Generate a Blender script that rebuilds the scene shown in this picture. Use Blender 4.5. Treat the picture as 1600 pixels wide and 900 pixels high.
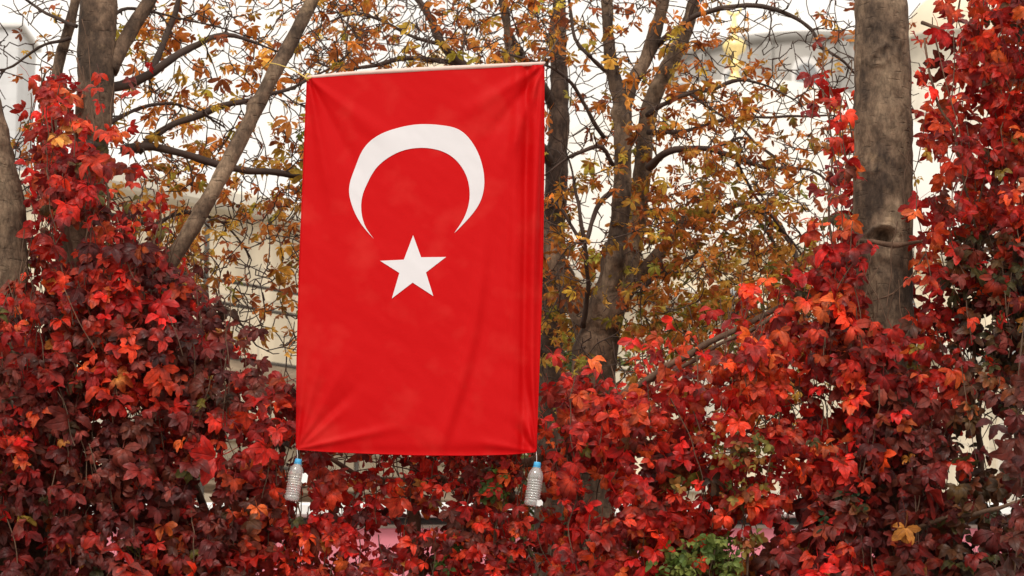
import bpy, math, random
import numpy as np
from mathutils import Vector

R_ = math.radians
rng = np.random.default_rng(11)
random.seed(5)
for o in list(bpy.data.objects): bpy.data.objects.remove(o)
S = bpy.context.scene
C = S.collection

# ------------------------------------------------------------------ camera, sky, sun
EYE = 1.6; PITCH = 10.0; LENS = 85.0
FPX = LENS / 36.0 * 1600
cam = bpy.data.cameras.new('camera'); cam.lens = LENS; cam.sensor_width = 36; cam.clip_end = 2000; cam.clip_start = 0.1
co = bpy.data.objects.new('camera', cam); C.objects.link(co)
co.location = (0, 0, EYE); co.rotation_euler = (R_(90 + PITCH), 0, 0)
cam.dof.use_dof = True; cam.dof.focus_distance = 12.2; cam.dof.aperture_fstop = 4.5
S.camera = co
SUN_EL, SUN_AZ = 48.0, -18.0          # degrees above the horizon; azimuth from behind the viewer, negative = from the left
w = bpy.data.worlds.new('World'); S.world = w; w.use_nodes = True
nt = w.node_tree; nt.nodes.clear()
sky = nt.nodes.new('ShaderNodeTexSky'); sky.sky_type = 'NISHITA'; sky.sun_disc = False
sky.sun_elevation = R_(SUN_EL); sky.sun_rotation = R_(180 + SUN_AZ); sky.dust_density = 6; sky.ozone_density = 0.5; sky.air_density = 1.0
hs = nt.nodes.new('ShaderNodeHueSaturation'); hs.inputs['Saturation'].default_value = 0.12
mxs = nt.nodes.new('ShaderNodeMix'); mxs.data_type = 'RGBA'; mxs.inputs[0].default_value = 0.72     # overcast: cloud veil evens the sky out
tc = nt.nodes.new('ShaderNodeTexCoord'); cn = nt.nodes.new('ShaderNodeTexNoise'); cn.inputs['Scale'].default_value = 3.0; cn.inputs['Detail'].default_value = 5
cr = nt.nodes.new('ShaderNodeValToRGB')
cr.color_ramp.elements[0].position = 0.3; cr.color_ramp.elements[0].color = (12.0, 11.1, 9.9, 1)
cr.color_ramp.elements[1].position = 0.75; cr.color_ramp.elements[1].color = (15.6, 14.5, 13.1, 1)
bg = nt.nodes.new('ShaderNodeBackground'); bg.inputs['Strength'].default_value = 0.1
out = nt.nodes.new('ShaderNodeOutputWorld')
L = nt.links.new
L(sky.outputs[0], hs.inputs['Color']); L(tc.outputs['Generated'], cn.inputs['Vector']); L(cn.outputs['Fac'], cr.inputs[0])
L(hs.outputs[0], mxs.inputs['A']); L(cr.outputs[0], mxs.inputs['B']); L(mxs.outputs['Result'], bg.inputs[0]); L(bg.outputs[0], out.inputs[0])
sl = bpy.data.lights.new('sun', 'SUN'); sl.energy = 1.5; sl.angle = R_(11); sl.color = (1.0, 0.94, 0.84)
so = bpy.data.objects.new('sun', sl); C.objects.link(so)
az = R_(SUN_AZ); el = R_(SUN_EL)
sdir = Vector((math.sin(az) * math.cos(el), -math.cos(az) * math.cos(el), math.sin(el)))   # towards the sun
so.rotation_euler = sdir.to_track_quat('Z', 'Y').to_euler(); so.location = (0, 0, 30)
S.view_settings.view_transform = 'Standard'; S.view_settings.look = 'None'; S.view_settings.gamma = 1
S.view_settings.exposure = 0.2
S.render.engine = 'CYCLES'
S.cycles.max_bounces = 8; S.cycles.transparent_max_bounces = 8

# ------------------------------------------------------------------ layout helpers
cp, sp_ = math.cos(R_(PITCH)), math.sin(R_(PITCH))
def W(px, py, d):
    """point of the world at depth d (world y) seen at photo pixel px, py"""
    u = (px - 800) / FPX; v = (450 - py) / FPX
    dy = cp - v * sp_; dz = sp_ + v * cp
    k = d / dy
    return np.array((u * k, d, EYE + dz * k))
def WA(px, py, d):
    px = np.asarray(px, float); py = np.asarray(py, float); d = np.asarray(d, float)
    u = (px - 800) / FPX; v = (450 - py) / FPX
    k = d / (cp - v * sp_)
    return np.stack([u * k, d + 0 * u, EYE + (sp_ + v * cp) * k], -1)
def PX(P):
    P = np.atleast_2d(P); x = P[:, 0]; y = P[:, 1]; z = P[:, 2] - EYE
    f = y * cp + z * sp_; u = -y * sp_ + z * cp
    return 800 + FPX * x / f, 450 - FPX * u / f
def lin(c):
    c = np.array(c, float) / 255
    return np.where(c <= 0.04045, c / 12.92, ((c + 0.055) / 1.055) ** 2.4)

# ------------------------------------------------------------------ mesh helpers
class MB:
    """collects verts and faces (arrays), builds one mesh object"""
    def __init__(s): s.v = []; s.f = []; s.n = 0; s.col = []; s.uv = []
    def add(s, v, f, col=None, uv=None):
        v = np.asarray(v, float)
        if isinstance(f, np.ndarray): f = [f]
        s.f += [np.asarray(a) + s.n for a in f if len(a)]
        s.v.append(v); s.n += len(v)
        s.col.append(np.ones((len(v), 3)) if col is None else np.broadcast_to(np.asarray(col, float), (len(v), 3)))
        s.uv.append(np.zeros((len(v), 2)) if uv is None else uv)
    def box(s, c, size, rz=0.0, bev=0.0):
        x, y, z = [a / 2 for a in size]
        if bev:
            b = bev; pts = []
            for sz in (-1, 1):
                for (xx, yy) in ((x, y), (x - b, y - b)):
                    zz = (z - b) if (xx == x) else z
                    pts.append([(-xx, -yy, sz * zz), (xx, -yy, sz * zz), (xx, yy, sz * zz), (-xx, yy, sz * zz)])
            r = [pts[1], pts[0], pts[2], pts[3]]
            v = np.array(sum(r, []), float); f = []
            for k in range(3):
                for i in range(4):
                    j = (i + 1) % 4; f.append((4 * k + i, 4 * k + j, 4 * k + 4 + j, 4 * k + 4 + i))
            f.append((3, 2, 1, 0)); f.append((12, 13, 14, 15)); f = np.array(f)
        else:
            v = np.array([(a * x, b_ * y, c_ * z) for c_ in (-1, 1) for b_ in (-1, 1) for a in (-1, 1)], float)
            f = np.array([(0, 2, 3, 1), (4, 5, 7, 6), (0, 1, 5, 4), (1, 3, 7, 5), (3, 2, 6, 7), (2, 0, 4, 6)])
        cc, ss = math.cos(rz), math.sin(rz)
        v = np.stack([v[:, 0] * cc - v[:, 1] * ss, v[:, 0] * ss + v[:, 1] * cc, v[:, 2]], 1) + np.array(c)
        s.add(v, f)
    def tube(s, P, r, sides=8, cap=True, col=None, disp=None):
        P = np.asarray(P, float); n = len(P); r = np.broadcast_to(np.asarray(r, float), (n,))
        T = np.gradient(P, axis=0); T /= np.linalg.norm(T, axis=1, keepdims=True) + 1e-9
        a = np.array((0, 0, 1.0)) if abs(T[0][2]) < 0.8 else np.array((0, -1.0, 0))
        N = np.zeros_like(P); b = a - T[0] * a.dot(T[0]); N[0] = b / np.linalg.norm(b)
        for i in range(1, n):
            b = N[i - 1] - T[i] * N[i - 1].dot(T[i]); N[i] = b / (np.linalg.norm(b) + 1e-9)
        B = np.cross(T, N)
        th = np.linspace(0, 2 * math.pi, sides, endpoint=False)
        D = N[:, None, :] * np.cos(th)[None, :, None] + B[:, None, :] * np.sin(th)[None, :, None]
        rr = np.repeat(r[:, None], sides, 1)
        if disp is not None: rr = rr + disp(P, D, rr)
        v = (P[:, None, :] + D * rr[:, :, None]).reshape(-1, 3)
        i = np.arange(n - 1)[:, None] * sides; j = np.arange(sides)[None, :]; k = (j + 1) % sides
        f = np.stack([i + j, i + k, i + sides + k, i + sides + j], -1).reshape(-1, 4)
        fs = [f]
        if cap:
            v = np.vstack([v, P[0], P[-1]]); a0 = n * sides
            fs.append(np.stack([np.full(sides, a0), (np.arange(sides) + 1) % sides, np.arange(sides)], 1))
            fs.append(np.stack([np.full(sides, a0 + 1), (n - 1) * sides + np.arange(sides), (n - 1) * sides + (np.arange(sides) + 1) % sides], 1))
        s.add(v, fs, col)
    def lathe(s, prof, c, sides=32, axis=None):
        prof = np.asarray(prof, float); th = np.linspace(0, 2 * math.pi, sides, endpoint=False)
        v = np.stack([prof[:, 0][:, None] * np.cos(th), prof[:, 0][:, None] * np.sin(th), np.repeat(prof[:, 1][:, None], sides, 1)], -1).reshape(-1, 3)
        i = np.arange(len(prof) - 1)[:, None] * sides; j = np.arange(sides)[None]; k = (j + 1) % sides
        f = np.stack([i + j, i + k, i + sides + k, i + sides + j], -1).reshape(-1, 4)
        if axis is not None: v = v @ axis.T
        s.add(v + np.asarray(c), f)
    def build(s, name, mat, parent=None, smooth=True, attrs=False):
        me = bpy.data.meshes.new(name)
        V = np.vstack(s.v); me.vertices.add(len(V)); me.vertices.foreach_set('co', V.astype(np.float32).ravel())
        tot = sum(a.size for a in s.f); me.loops.add(tot)
        me.loops.foreach_set('vertex_index', np.concatenate([a.ravel() for a in s.f]).astype(np.int32))
        cnt = np.concatenate([np.full(len(a), a.shape[1]) for a in s.f]); st = np.concatenate([[0], np.cumsum(cnt)[:-1]])
        me.polygons.add(len(cnt)); me.polygons.foreach_set('loop_start', st.astype(np.int32)); 
        me.update(calc_edges=True)
        me.polygons.foreach_set('use_smooth', np.full(len(cnt), smooth))
        if attrs:
            a = me.color_attributes.new('tint', 'FLOAT_COLOR', 'POINT'); cc = np.vstack(s.col)
            a.data.foreach_set('color', np.hstack([cc, np.ones((len(cc), 1))]).astype(np.float32).ravel())
            u = me.attributes.new('luv', 'FLOAT2', 'POINT'); u.data.foreach_set('vector', np.vstack(s.uv).astype(np.float32).ravel())
        me.validate(); me.update()
        if mat: me.materials.append(mat)
        o = bpy.data.objects.new(name, me); C.objects.link(o)
        if parent:
            o.parent = parent; o.matrix_parent_inverse = parent.matrix_world.inverted()
        return o
def tag(o, label=None, cat=None, group=None, kind=None):
    if label: o['label'] = label
    if cat: o['category'] = cat
    if group: o['group'] = group
    if kind: o['kind'] = kind
    return o
def empty(name, loc, label, cat, group=None):
    o = bpy.data.objects.new(name, None); C.objects.link(o); o.location = loc; o.empty_display_size = 0.2
    bpy.context.view_layer.update()
    return tag(o, label, cat, group)

def spline(P, step):
    """catmull-rom through rows of P (any columns; first three are xyz), resampled to about step"""
    P = np.asarray(P, float)
    Q = np.vstack([2 * P[0] - P[1], P, 2 * P[-1] - P[-2]]); out = []
    for i in range(1, len(Q) - 2):
        n = max(1, int(np.linalg.norm(Q[i + 1][:3] - Q[i][:3]) / step))
        t = np.linspace(0, 1, n, endpoint=False)[:, None]
        a, b, c, d = Q[i - 1], Q[i], Q[i + 1], Q[i + 2]
        out.append(0.5 * (2 * b + (c - a) * t + (2 * a - 5 * b + 4 * c - d) * t ** 2 + (3 * b - a - 3 * c + d) * t ** 3))
    out.append(P[-1:]); return np.vstack(out)
def path(pts, step=0.05):
    """pts: (px, py, depth, width in px) -> xyz rows and radii"""
    rows = [np.append(W(a, b, d), wd * 0.5 * d / FPX) for a, b, d, wd in pts]
    q = spline(rows, step); return q[:, :3], np.maximum(q[:, 3], 0.002)
_ph = rng.uniform(0, 6.28, (16, 3)); _dr = rng.normal(size=(16, 3)); _dr /= np.linalg.norm(_dr, axis=1, keepdims=True)
def wob(P, s):
    """cheap smooth noise in about -1..1 at points P (...,3), scale s = cycles per metre"""
    o = 0
    for i in range(0, 12, 2):
        o = o + np.sin(P @ _dr[i] * s * 6.28 * (0.7 + 0.12 * i) + _ph[i, 0]) * np.sin(P @ _dr[i + 1] * s * 6.28 * (0.6 + 0.1 * i) + _ph[i, 1])
    return o / 3.0

# ------------------------------------------------------------------ materials
def new_mat(name):
    m = bpy.data.materials.new(name); m.use_nodes = True; n = m.node_tree; n.nodes.clear(); return m, n
def nd(n, t, **k):
    x = n.nodes.new(t)
    for a, b in k.items():
        if a.startswith('i_'): x.inputs[a[2:].replace('_', ' ')].default_value = b
        else: setattr(x, a, b)
    return x
def plain(name, col, rough=0.6, metal=0.0, spec=0.4, var=0.12, scale=6.0, bump=0.0, bscale=60.0, stretch=(1, 1, 1)):
    m, n = new_mat(name); l = n.links.new
    p = nd(n, 'ShaderNodeBsdfPrincipled'); p.inputs['Roughness'].default_value = rough; p.inputs['Metallic'].default_value = metal
    p.inputs['Specular IOR Level'].default_value = spec
    t = nd(n, 'ShaderNodeTexCoord'); mp = nd(n, 'ShaderNodeMapping'); mp.inputs['Scale'].default_value = stretch
    no = nd(n, 'ShaderNodeTexNoise'); no.inputs['Scale'].default_value = scale; no.inputs['Detail'].default_value = 6
    l(t.outputs['Object'], mp.inputs[0]); l(mp.outputs[0], no.inputs['Vector'])
    r = nd(n, 'ShaderNodeValToRGB'); c = np.array(col)
    r.color_ramp.elements[0].position = 0.3; r.color_ramp.elements[1].position = 0.7
    r.color_ramp.elements[0].color = (*(c * (1 - var)), 1); r.color_ramp.elements[1].color = (*np.minimum(c * (1 + var), 1), 1)
    l(no.outputs['Fac'], r.inputs[0]); l(r.outputs[0], p.inputs['Base Color'])
    if bump:
        b = nd(n, 'ShaderNodeBump'); b.inputs['Strength'].default_value = bump; b.inputs['Distance'].default_value = 0.02
        n2 = nd(n, 'ShaderNodeTexNoise'); n2.inputs['Scale'].default_value = bscale; n2.inputs['Detail'].default_value = 8
        l(mp.outputs[0], n2.inputs['Vector']); l(n2.outputs['Fac'], b.inputs['Height']); l(b.outputs[0], p.inputs['Normal'])
    o = nd(n, 'ShaderNodeOutputMaterial'); l(p.outputs[0], o.inputs[0]); return m

def leaf_mat(name, rough, trans, vein, spec=0.5, mottle=0.35):
    m, n = new_mat(name); l = n.links.new
    at = nd(n, 'ShaderNodeAttribute', attribute_name='tint'); uv = nd(n, 'ShaderNodeAttribute', attribute_name='luv')
    sx = nd(n, 'ShaderNodeSeparateXYZ'); l(uv.outputs['Vector'], sx.inputs[0])
    # midrib and side veins, in leaf coordinates: x across (-1..1), y along (0..1)
    ab = nd(n, 'ShaderNodeMath', operation='ABSOLUTE'); l(sx.outputs[0], ab.inputs[0])
    mid = nd(n, 'ShaderNodeMapRange'); mid.inputs['From Min'].default_value = 0.03; mid.inputs['From Max'].default_value = 0.14; mid.inputs['To Min'].default_value = 1; mid.inputs['To Max'].default_value = 0
    l(ab.outputs[0], mid.inputs['Value'])
    m1 = nd(n, 'ShaderNodeMath', operation='MULTIPLY'); m1.inputs[1].default_value = -0.28; l(ab.outputs[0], m1.inputs[0])
    ad = nd(n, 'ShaderNodeMath', operation='ADD'); l(sx.outputs[1], ad.inputs[0]); l(m1.outputs[0], ad.inputs[1])
    m2 = nd(n, 'ShaderNodeMath', operation='MULTIPLY'); m2.inputs[1].default_value = 44; l(ad.outputs[0], m2.inputs[0])
    sn = nd(n, 'ShaderNodeMath', operation='SINE'); l(m2.outputs[0], sn.inputs[0])
    sv = nd(n, 'ShaderNodeMapRange'); sv.inputs['From Min'].default_value = 0.75; sv.inputs['From Max'].default_value = 1.0; sv.inputs['To Max'].default_value = 0.6
    l(sn.outputs[0], sv.inputs['Value'])
    mx = nd(n, 'ShaderNodeMath', operation='MAXIMUM'); l(mid.outputs[0], mx.inputs[0]); l(sv.outputs[0], mx.inputs[1])
    t = nd(n, 'ShaderNodeTexCoord'); no = nd(n, 'ShaderNodeTexNoise'); no.inputs['Scale'].default_value = 28; no.inputs['Detail'].default_value = 4
    l(t.outputs['Object'], no.inputs['Vector'])
    mr = nd(n, 'ShaderNodeMapRange'); mr.inputs['From Min'].default_value = 0.3; mr.inputs['From Max'].default_value = 0.7
    mr.inputs['To Min'].default_value = 1 - mottle; mr.inputs['To Max'].default_value = 1 + mottle; l(no.outputs['Fac'], mr.inputs['Value'])
    v1 = nd(n, 'ShaderNodeVectorMath', operation='SCALE'); l(at.outputs['Color'], v1.inputs[0]); l(mr.outputs[0], v1.inputs['Scale'])
    mv = nd(n, 'ShaderNodeMix', data_type='RGBA', blend_type='MULTIPLY'); mv.inputs['B'].default_value = (*vein, 1)
    ms = nd(n, 'ShaderNodeMath', operation='MULTIPLY'); ms.inputs[1].default_value = 0.55; l(mx.outputs[0], ms.inputs[0])
    l(ms.outputs[0], mv.inputs[0]); l(v1.outputs[0], mv.inputs['A'])
    p = nd(n, 'ShaderNodeBsdfPrincipled'); p.inputs['Roughness'].default_value = rough; p.inputs['Specular IOR Level'].default_value = spec
    l(mv.outputs['Result'], p.inputs['Base Color'])
    bp = nd(n, 'ShaderNodeBump'); bp.inputs['Strength'].default_value = 0.5; bp.inputs['Distance'].default_value = 0.004
    l(mx.outputs[0], bp.inputs['Height']); l(bp.outputs[0], p.inputs['Normal'])
    tr = nd(n, 'ShaderNodeBsdfTranslucent'); l(mv.outputs['Result'], tr.inputs['Color'])
    ms2 = nd(n, 'ShaderNodeMixShader'); ms2.inputs[0].default_value = trans; l(p.outputs[0], ms2.inputs[1]); l(tr.outputs[0], ms2.inputs[2])
    o = nd(n, 'ShaderNodeOutputMaterial'); l(ms2.outputs[0], o.inputs[0]); return m

def bark_mat(name, c1, c2, c3, scale=1.0, bump=0.6):
    m, n = new_mat(name); l = n.links.new
    t = nd(n, 'ShaderNodeTexCoord'); mp = nd(n, 'ShaderNodeMapping'); mp.inputs['Scale'].default_value = (1, 1, 0.55)
    l(t.outputs['Object'], mp.inputs[0])
    no = nd(n, 'ShaderNodeTexNoise'); no.inputs['Scale'].default_value = 5 * scale; no.inputs['Detail'].default_value = 9; no.inputs['Roughness'].default_value = 0.65
    l(mp.outputs[0], no.inputs['Vector'])
    r = nd(n, 'ShaderNodeValToRGB'); e = r.color_ramp.elements
    e[0].position = 0.38; e[0].color = (*c1, 1); e[1].position = 0.62; e[1].color = (*c3, 1); x = e.new(0.5); x.color = (*c2, 1)
    l(no.outputs['Fac'], r.inputs[0])
    # short horizontal lenticels
    mp2 = nd(n, 'ShaderNodeMapping'); mp2.inputs['Scale'].default_value = (14, 14, 52); l(t.outputs['Object'], mp2.inputs[0])
    n2 = nd(n, 'ShaderNodeTexNoise'); n2.inputs['Scale'].default_value = 1.0; n2.inputs['Detail'].default_value = 3; l(mp2.outputs[0], n2.inputs['Vector'])
    mr = nd(n, 'ShaderNodeMapRange'); mr.inputs['From Min'].default_value = 0.60; mr.inputs['From Max'].default_value = 0.74; l(n2.outputs['Fac'], mr.inputs['Value'])
    mk = nd(n, 'ShaderNodeMix', data_type='RGBA'); mk.inputs['B'].default_value = (c1[0] * 0.6, c1[1] * 0.6, c1[2] * 0.6, 1)
    mm = nd(n, 'ShaderNodeMath', operation='MULTIPLY'); mm.inputs[1].default_value = 0.45; l(mr.outputs[0], mm.inputs[0]); l(mm.outputs[0], mk.inputs[0]); l(r.outputs[0], mk.inputs['A'])
    # pale lichen and rubbed patches
    n3 = nd(n, 'ShaderNodeTexNoise'); n3.inputs['Scale'].default_value = 3.2; n3.inputs['Detail'].default_value = 8; n3.inputs['Roughness'].default_value = 0.7; l(t.outputs['Object'], n3.inputs['Vector'])
    m3 = nd(n, 'ShaderNodeMapRange'); m3.inputs['From Min'].default_value = 0.6; m3.inputs['From Max'].default_value = 0.72; m3.inputs['To Max'].default_value = 0.55; l(n3.outputs['Fac'], m3.inputs['Value'])
    mk2 = nd(n, 'ShaderNodeMix', data_type='RGBA'); mk2.inputs['B'].default_value = (c3[0] * 1.35, c3[1] * 1.35, c3[2] * 1.2, 1)
    l(m3.outputs[0], mk2.inputs[0]); l(mk.outputs['Result'], mk2.inputs['A'])
    n5 = nd(n, 'ShaderNodeTexNoise'); n5.inputs['Scale'].default_value = 30; n5.inputs['Detail'].default_value = 10; n5.inputs['Roughness'].default_value = 0.75; l(mp.outputs[0], n5.inputs['Vector'])
    m5 = nd(n, 'ShaderNodeMapRange'); m5.inputs['From Min'].default_value = 0.38; m5.inputs['From Max'].default_value = 0.62; m5.inputs['To Min'].default_value = 0.75; m5.inputs['To Max'].default_value = 1.6; l(n5.outputs['Fac'], m5.inputs['Value'])
    v5 = nd(n, 'ShaderNodeVectorMath', operation='SCALE'); l(mk2.outputs['Result'], v5.inputs[0]); l(m5.outputs[0], v5.inputs['Scale'])
    vo = nd(n, 'ShaderNodeTexVoronoi', feature='DISTANCE_TO_EDGE'); vo.inputs['Scale'].default_value = 26; 
    mpv = nd(n, 'ShaderNodeMapping'); mpv.inputs['Scale'].default_value = (1, 1, 0.45); nw = nd(n, 'ShaderNodeVectorMath', operation='SCALE'); nw.inputs['Scale'].default_value = 0.08
    l(no.outputs['Color'], nw.inputs[0]); av = nd(n, 'ShaderNodeVectorMath', operation='ADD'); l(t.outputs['Object'], av.inputs[0]); l(nw.outputs[0], av.inputs[1]); l(av.outputs[0], mpv.inputs[0]); l(mpv.outputs[0], vo.inputs['Vector'])
    mv_ = nd(n, 'ShaderNodeMapRange'); mv_.inputs['From Max'].default_value = 0.09; mv_.inputs['To Min'].default_value = 0.8; l(vo.outputs['Distance'], mv_.inputs['Value'])
    v6 = nd(n, 'ShaderNodeVectorMath', operation='SCALE'); l(v5.outputs[0], v6.inputs[0]); l(mv_.outputs[0], v6.inputs['Scale'])
    p = nd(n, 'ShaderNodeBsdfPrincipled'); p.inputs['Roughness'].default_value = 0.85; p.inputs['Specular IOR Level'].default_value = 0.25
    l(v6.outputs[0], p.inputs['Base Color'])
    b = nd(n, 'ShaderNodeBump'); b.inputs['Strength'].default_value = bump; b.inputs['Distance'].default_value = 0.02
    n4 = nd(n, 'ShaderNodeTexNoise'); n4.inputs['Scale'].default_value = 22 * scale; n4.inputs['Detail'].default_value = 10; l(mp.outputs[0], n4.inputs['Vector'])
    s_ = nd(n, 'ShaderNodeMath', operation='SUBTRACT'); l(n4.outputs['Fac'], s_.inputs[0]); l(mm.outputs[0], s_.inputs[1])
    l(s_.outputs[0], b.inputs['Height']); l(b.outputs[0], p.inputs['Normal'])
    o = nd(n, 'ShaderNodeOutputMaterial'); l(p.outputs[0], o.inputs[0]); return m

def stone_mat(name, col, mortar, bw=0.7, bh=0.28, streak=0.25, rz=0.0):
    m, n = new_mat(name); l = n.links.new
    t = nd(n, 'ShaderNodeTexCoord'); mp = nd(n, 'ShaderNodeMapping'); mp.inputs['Rotation'].default_value = (R_(90), 0, 0)
    mp0 = nd(n, 'ShaderNodeMapping'); mp0.inputs['Rotation'].default_value = (0, 0, -rz); l(t.outputs['Object'], mp0.inputs[0])
    sx = nd(n, 'ShaderNodeSeparateXYZ'); l(mp0.outputs[0], sx.inputs[0]); cx = nd(n, 'ShaderNodeCombineXYZ'); l(sx.outputs[0], cx.inputs[0]); l(sx.outputs[2], cx.inputs[1])
    b = nd(n, 'ShaderNodeTexBrick'); b.inputs['Scale'].default_value = 1; b.inputs['Brick Width'].default_value = bw; b.inputs['Row Height'].default_value = bh
    b.inputs['Mortar Size'].default_value = 0.012; c = np.array(col)
    b.inputs['Color1'].default_value = (*c, 1); b.inputs['Color2'].default_value = (*(c * 0.93), 1); b.inputs['Mortar'].default_value = (*mortar, 1)
    l(cx.outputs[0], b.inputs['Vector'])
    mp2 = nd(n, 'ShaderNodeMapping'); mp2.inputs['Scale'].default_value = (2.2, 2.2, 0.22); l(t.outputs['Object'], mp2.inputs[0])
    no = nd(n, 'ShaderNodeTexNoise'); no.inputs['Scale'].default_value = 1.5; no.inputs['Detail'].default_value = 7; l(mp2.outputs[0], no.inputs['Vector'])
    mr = nd(n, 'ShaderNodeMapRange'); mr.inputs['From Min'].default_value = 0.35; mr.inputs['From Max'].default_value = 0.7; mr.inputs['To Min'].default_value = 1; mr.inputs['To Max'].default_value = 1 - streak
    l(no.outputs['Fac'], mr.inputs['Value'])
    v = nd(n, 'ShaderNodeVectorMath', operation='SCALE'); l(b.outputs['Color'], v.inputs[0]); l(mr.outputs[0], v.inputs['Scale'])
    p = nd(n, 'ShaderNodeBsdfPrincipled'); p.inputs['Roughness'].default_value = 0.85; l(v.outputs[0], p.inputs['Base Color'])
    o = nd(n, 'ShaderNodeOutputMaterial'); l(p.outputs[0], o.inputs[0]); return m

M = {}
M['bark'] = bark_mat('bark', lin((58, 45, 36)), lin((90, 71, 57)), lin((118, 97, 79)))
M['bark_pale'] = bark_mat('bark_pale', lin((58, 46, 38)), lin((98, 80, 65)), lin((130, 110, 90)))
M['bark_dark'] = bark_mat('bark_dark', lin((44, 34, 29)), lin((68, 53, 45)), lin((92, 74, 62)))
M['twig'] = plain('twig_bark', lin((66, 50, 42)), 0.8, var=0.35, scale=9)
M['vine'] = plain('vine_bark', lin((96, 72, 56)), 0.85, var=0.4, scale=14, bump=0.5, bscale=80, stretch=(1, 1, 0.3))
M['hollow'] = plain('rotten_wood', lin((38, 28, 22)), 0.95, var=0.3, scale=20, bump=0.6)
M['creeper'] = leaf_mat('creeper_leaf', 0.42, 0.29, (0.55, 0.40, 0.36), spec=0.34, mottle=0.45)
M['chestnut'] = leaf_mat('chestnut_leaf', 0.6, 0.46, (1.25, 1.45, 0.9), spec=0.3)
M['green'] = leaf_mat('green_leaf', 0.5, 0.35, (1.2, 1.15, 0.9), spec=0.4)

# ------------------------------------------------------------------ ground and far setting
m, n = new_mat('ground_paving'); l = n.links.new
t = nd(n, 'ShaderNodeTexCoord'); b = nd(n, 'ShaderNodeTexBrick'); b.inputs['Scale'].default_value = 1.0; b.inputs['Brick Width'].default_value = 0.6; b.inputs['Row Height'].default_value = 0.4
b.inputs['Mortar Size'].default_value = 0.008; b.inputs['Color1'].default_value = (0.30, 0.28, 0.255, 1); b.inputs['Color2'].default_value = (0.24, 0.225, 0.205, 1); b.inputs['Mortar'].default_value = (0.1, 0.09, 0.08, 1)
l(t.outputs['Object'], b.inputs['Vector']); p = nd(n, 'ShaderNodeBsdfPrincipled'); p.inputs['Roughness'].default_value = 0.8; l(b.outputs['Color'], p.inputs['Base Color'])
o = nd(n, 'ShaderNodeOutputMaterial'); l(p.outputs[0], o.inputs[0]); M['ground'] = m
g = MB(); g.add([(-900, -900, 0), (900, -900, 0), (900, 900, 0), (-900, 900, 0)], np.array([(0, 1, 2, 3)]))
tag(g.build('ground', M['ground'], smooth=False), kind='structure')
M['soil'] = plain('soil', (0.09, 0.06, 0.04), 0.95, var=0.4, scale=4, bump=0.5)
g = MB(); g.add([(-6, 11.2, 0.004), (6, 11.2, 0.004), (6, 17.5, 0.004), (-6, 17.5, 0.004)], np.array([(0, 1, 2, 3)]))
tag(g.build('planting_bed', M['soil'], smooth=False), kind='structure')
M['kerb'] = plain('kerb_stone', (0.33, 0.31, 0.28), 0.8, var=0.15, scale=12, bump=0.3)
g = MB(); g.box((0, 11.1, 0.06), (12.4, 0.2, 0.12), bev=0.015); g.box((0, 17.6, 0.06), (12.4, 0.2, 0.12), bev=0.015)
g.box((-6.1, 14.35, 0.06), (0.2, 6.29, 0.12), bev=0.015); g.box((6.1, 14.35, 0.06), (0.2, 6.29, 0.12), bev=0.015)
tag(g.build('kerb', M['kerb'], smooth=False), kind='structure')

# --- bath house: long cream wall that runs away to the right
M['wall'] = stone_mat('cream_stone', (0.84, 0.73, 0.55), (0.6, 0.53, 0.42), 0.9, 0.36, 0.28, math.atan2(0.75, 0.66))
M['trim'] = plain('stone_trim', (0.62, 0.57, 0.48), 0.85, var=0.12, scale=3)
M['lead'] = plain('white_dome_render', (0.66, 0.63, 0.585), 0.7, var=0.05, scale=1.2)
M['glassd'] = plain('window_dark', (0.25, 0.26, 0.27), 0.3, var=0.1)
wd = np.array((0.66, 0.75)); wd /= np.linalg.norm(wd); wn = np.array((wd[1], -wd[0])); rz = math.atan2(wd[1], wd[0])
w0 = np.array((-3.2, 26.0))
hall = empty('bath_house', (w0[0], w0[1], 0), 'long cream stone bath house wall behind the trees, grey roof cap on top', 'building')
def wp(t, off, z): q = w0 + wd * t + wn * off; return (q[0], q[1], z)
g = MB(); g.box(wp(12.5, -3.0, 3.5), (29, 6.0, 7.0), rz); g.build('wall', M['wall'], hall, smooth=False)
g = MB(); g.box(wp(12.5, -2.9, 7.12), (29.4, 6.4, 0.24), rz, 0.05); g.box(wp(12.5, 0.05, 4.6), (29, 0.14, 0.16), rz, 0.02)
g.build('cornice', M['trim'], hall, smooth=False)
for t_ in (9, 13, 17, 21, 25):
    g = MB(); pr = [(-0.5, 4.95), (0.5, 4.95), (0.5, 5.9)] + [(0.5 * math.cos(a), 5.9 + 0.5 * math.sin(a)) for a in np.linspace(0.2, math.pi - 0.2, 9)] + [(-0.5, 5.9)]
    v = [wp(t_ + a, 0.05, z) for a, z in pr] + [wp(t_ + a, -0.05, z) for a, z in pr]; k = len(pr)
    g.add(v, [np.array([list(range(k))]), np.array([(i, k + i, k + (i + 1) % k, (i + 1) % k) for i in range(k)])])
    f = g.build('window', M['trim'], hall, smooth=False)
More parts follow.
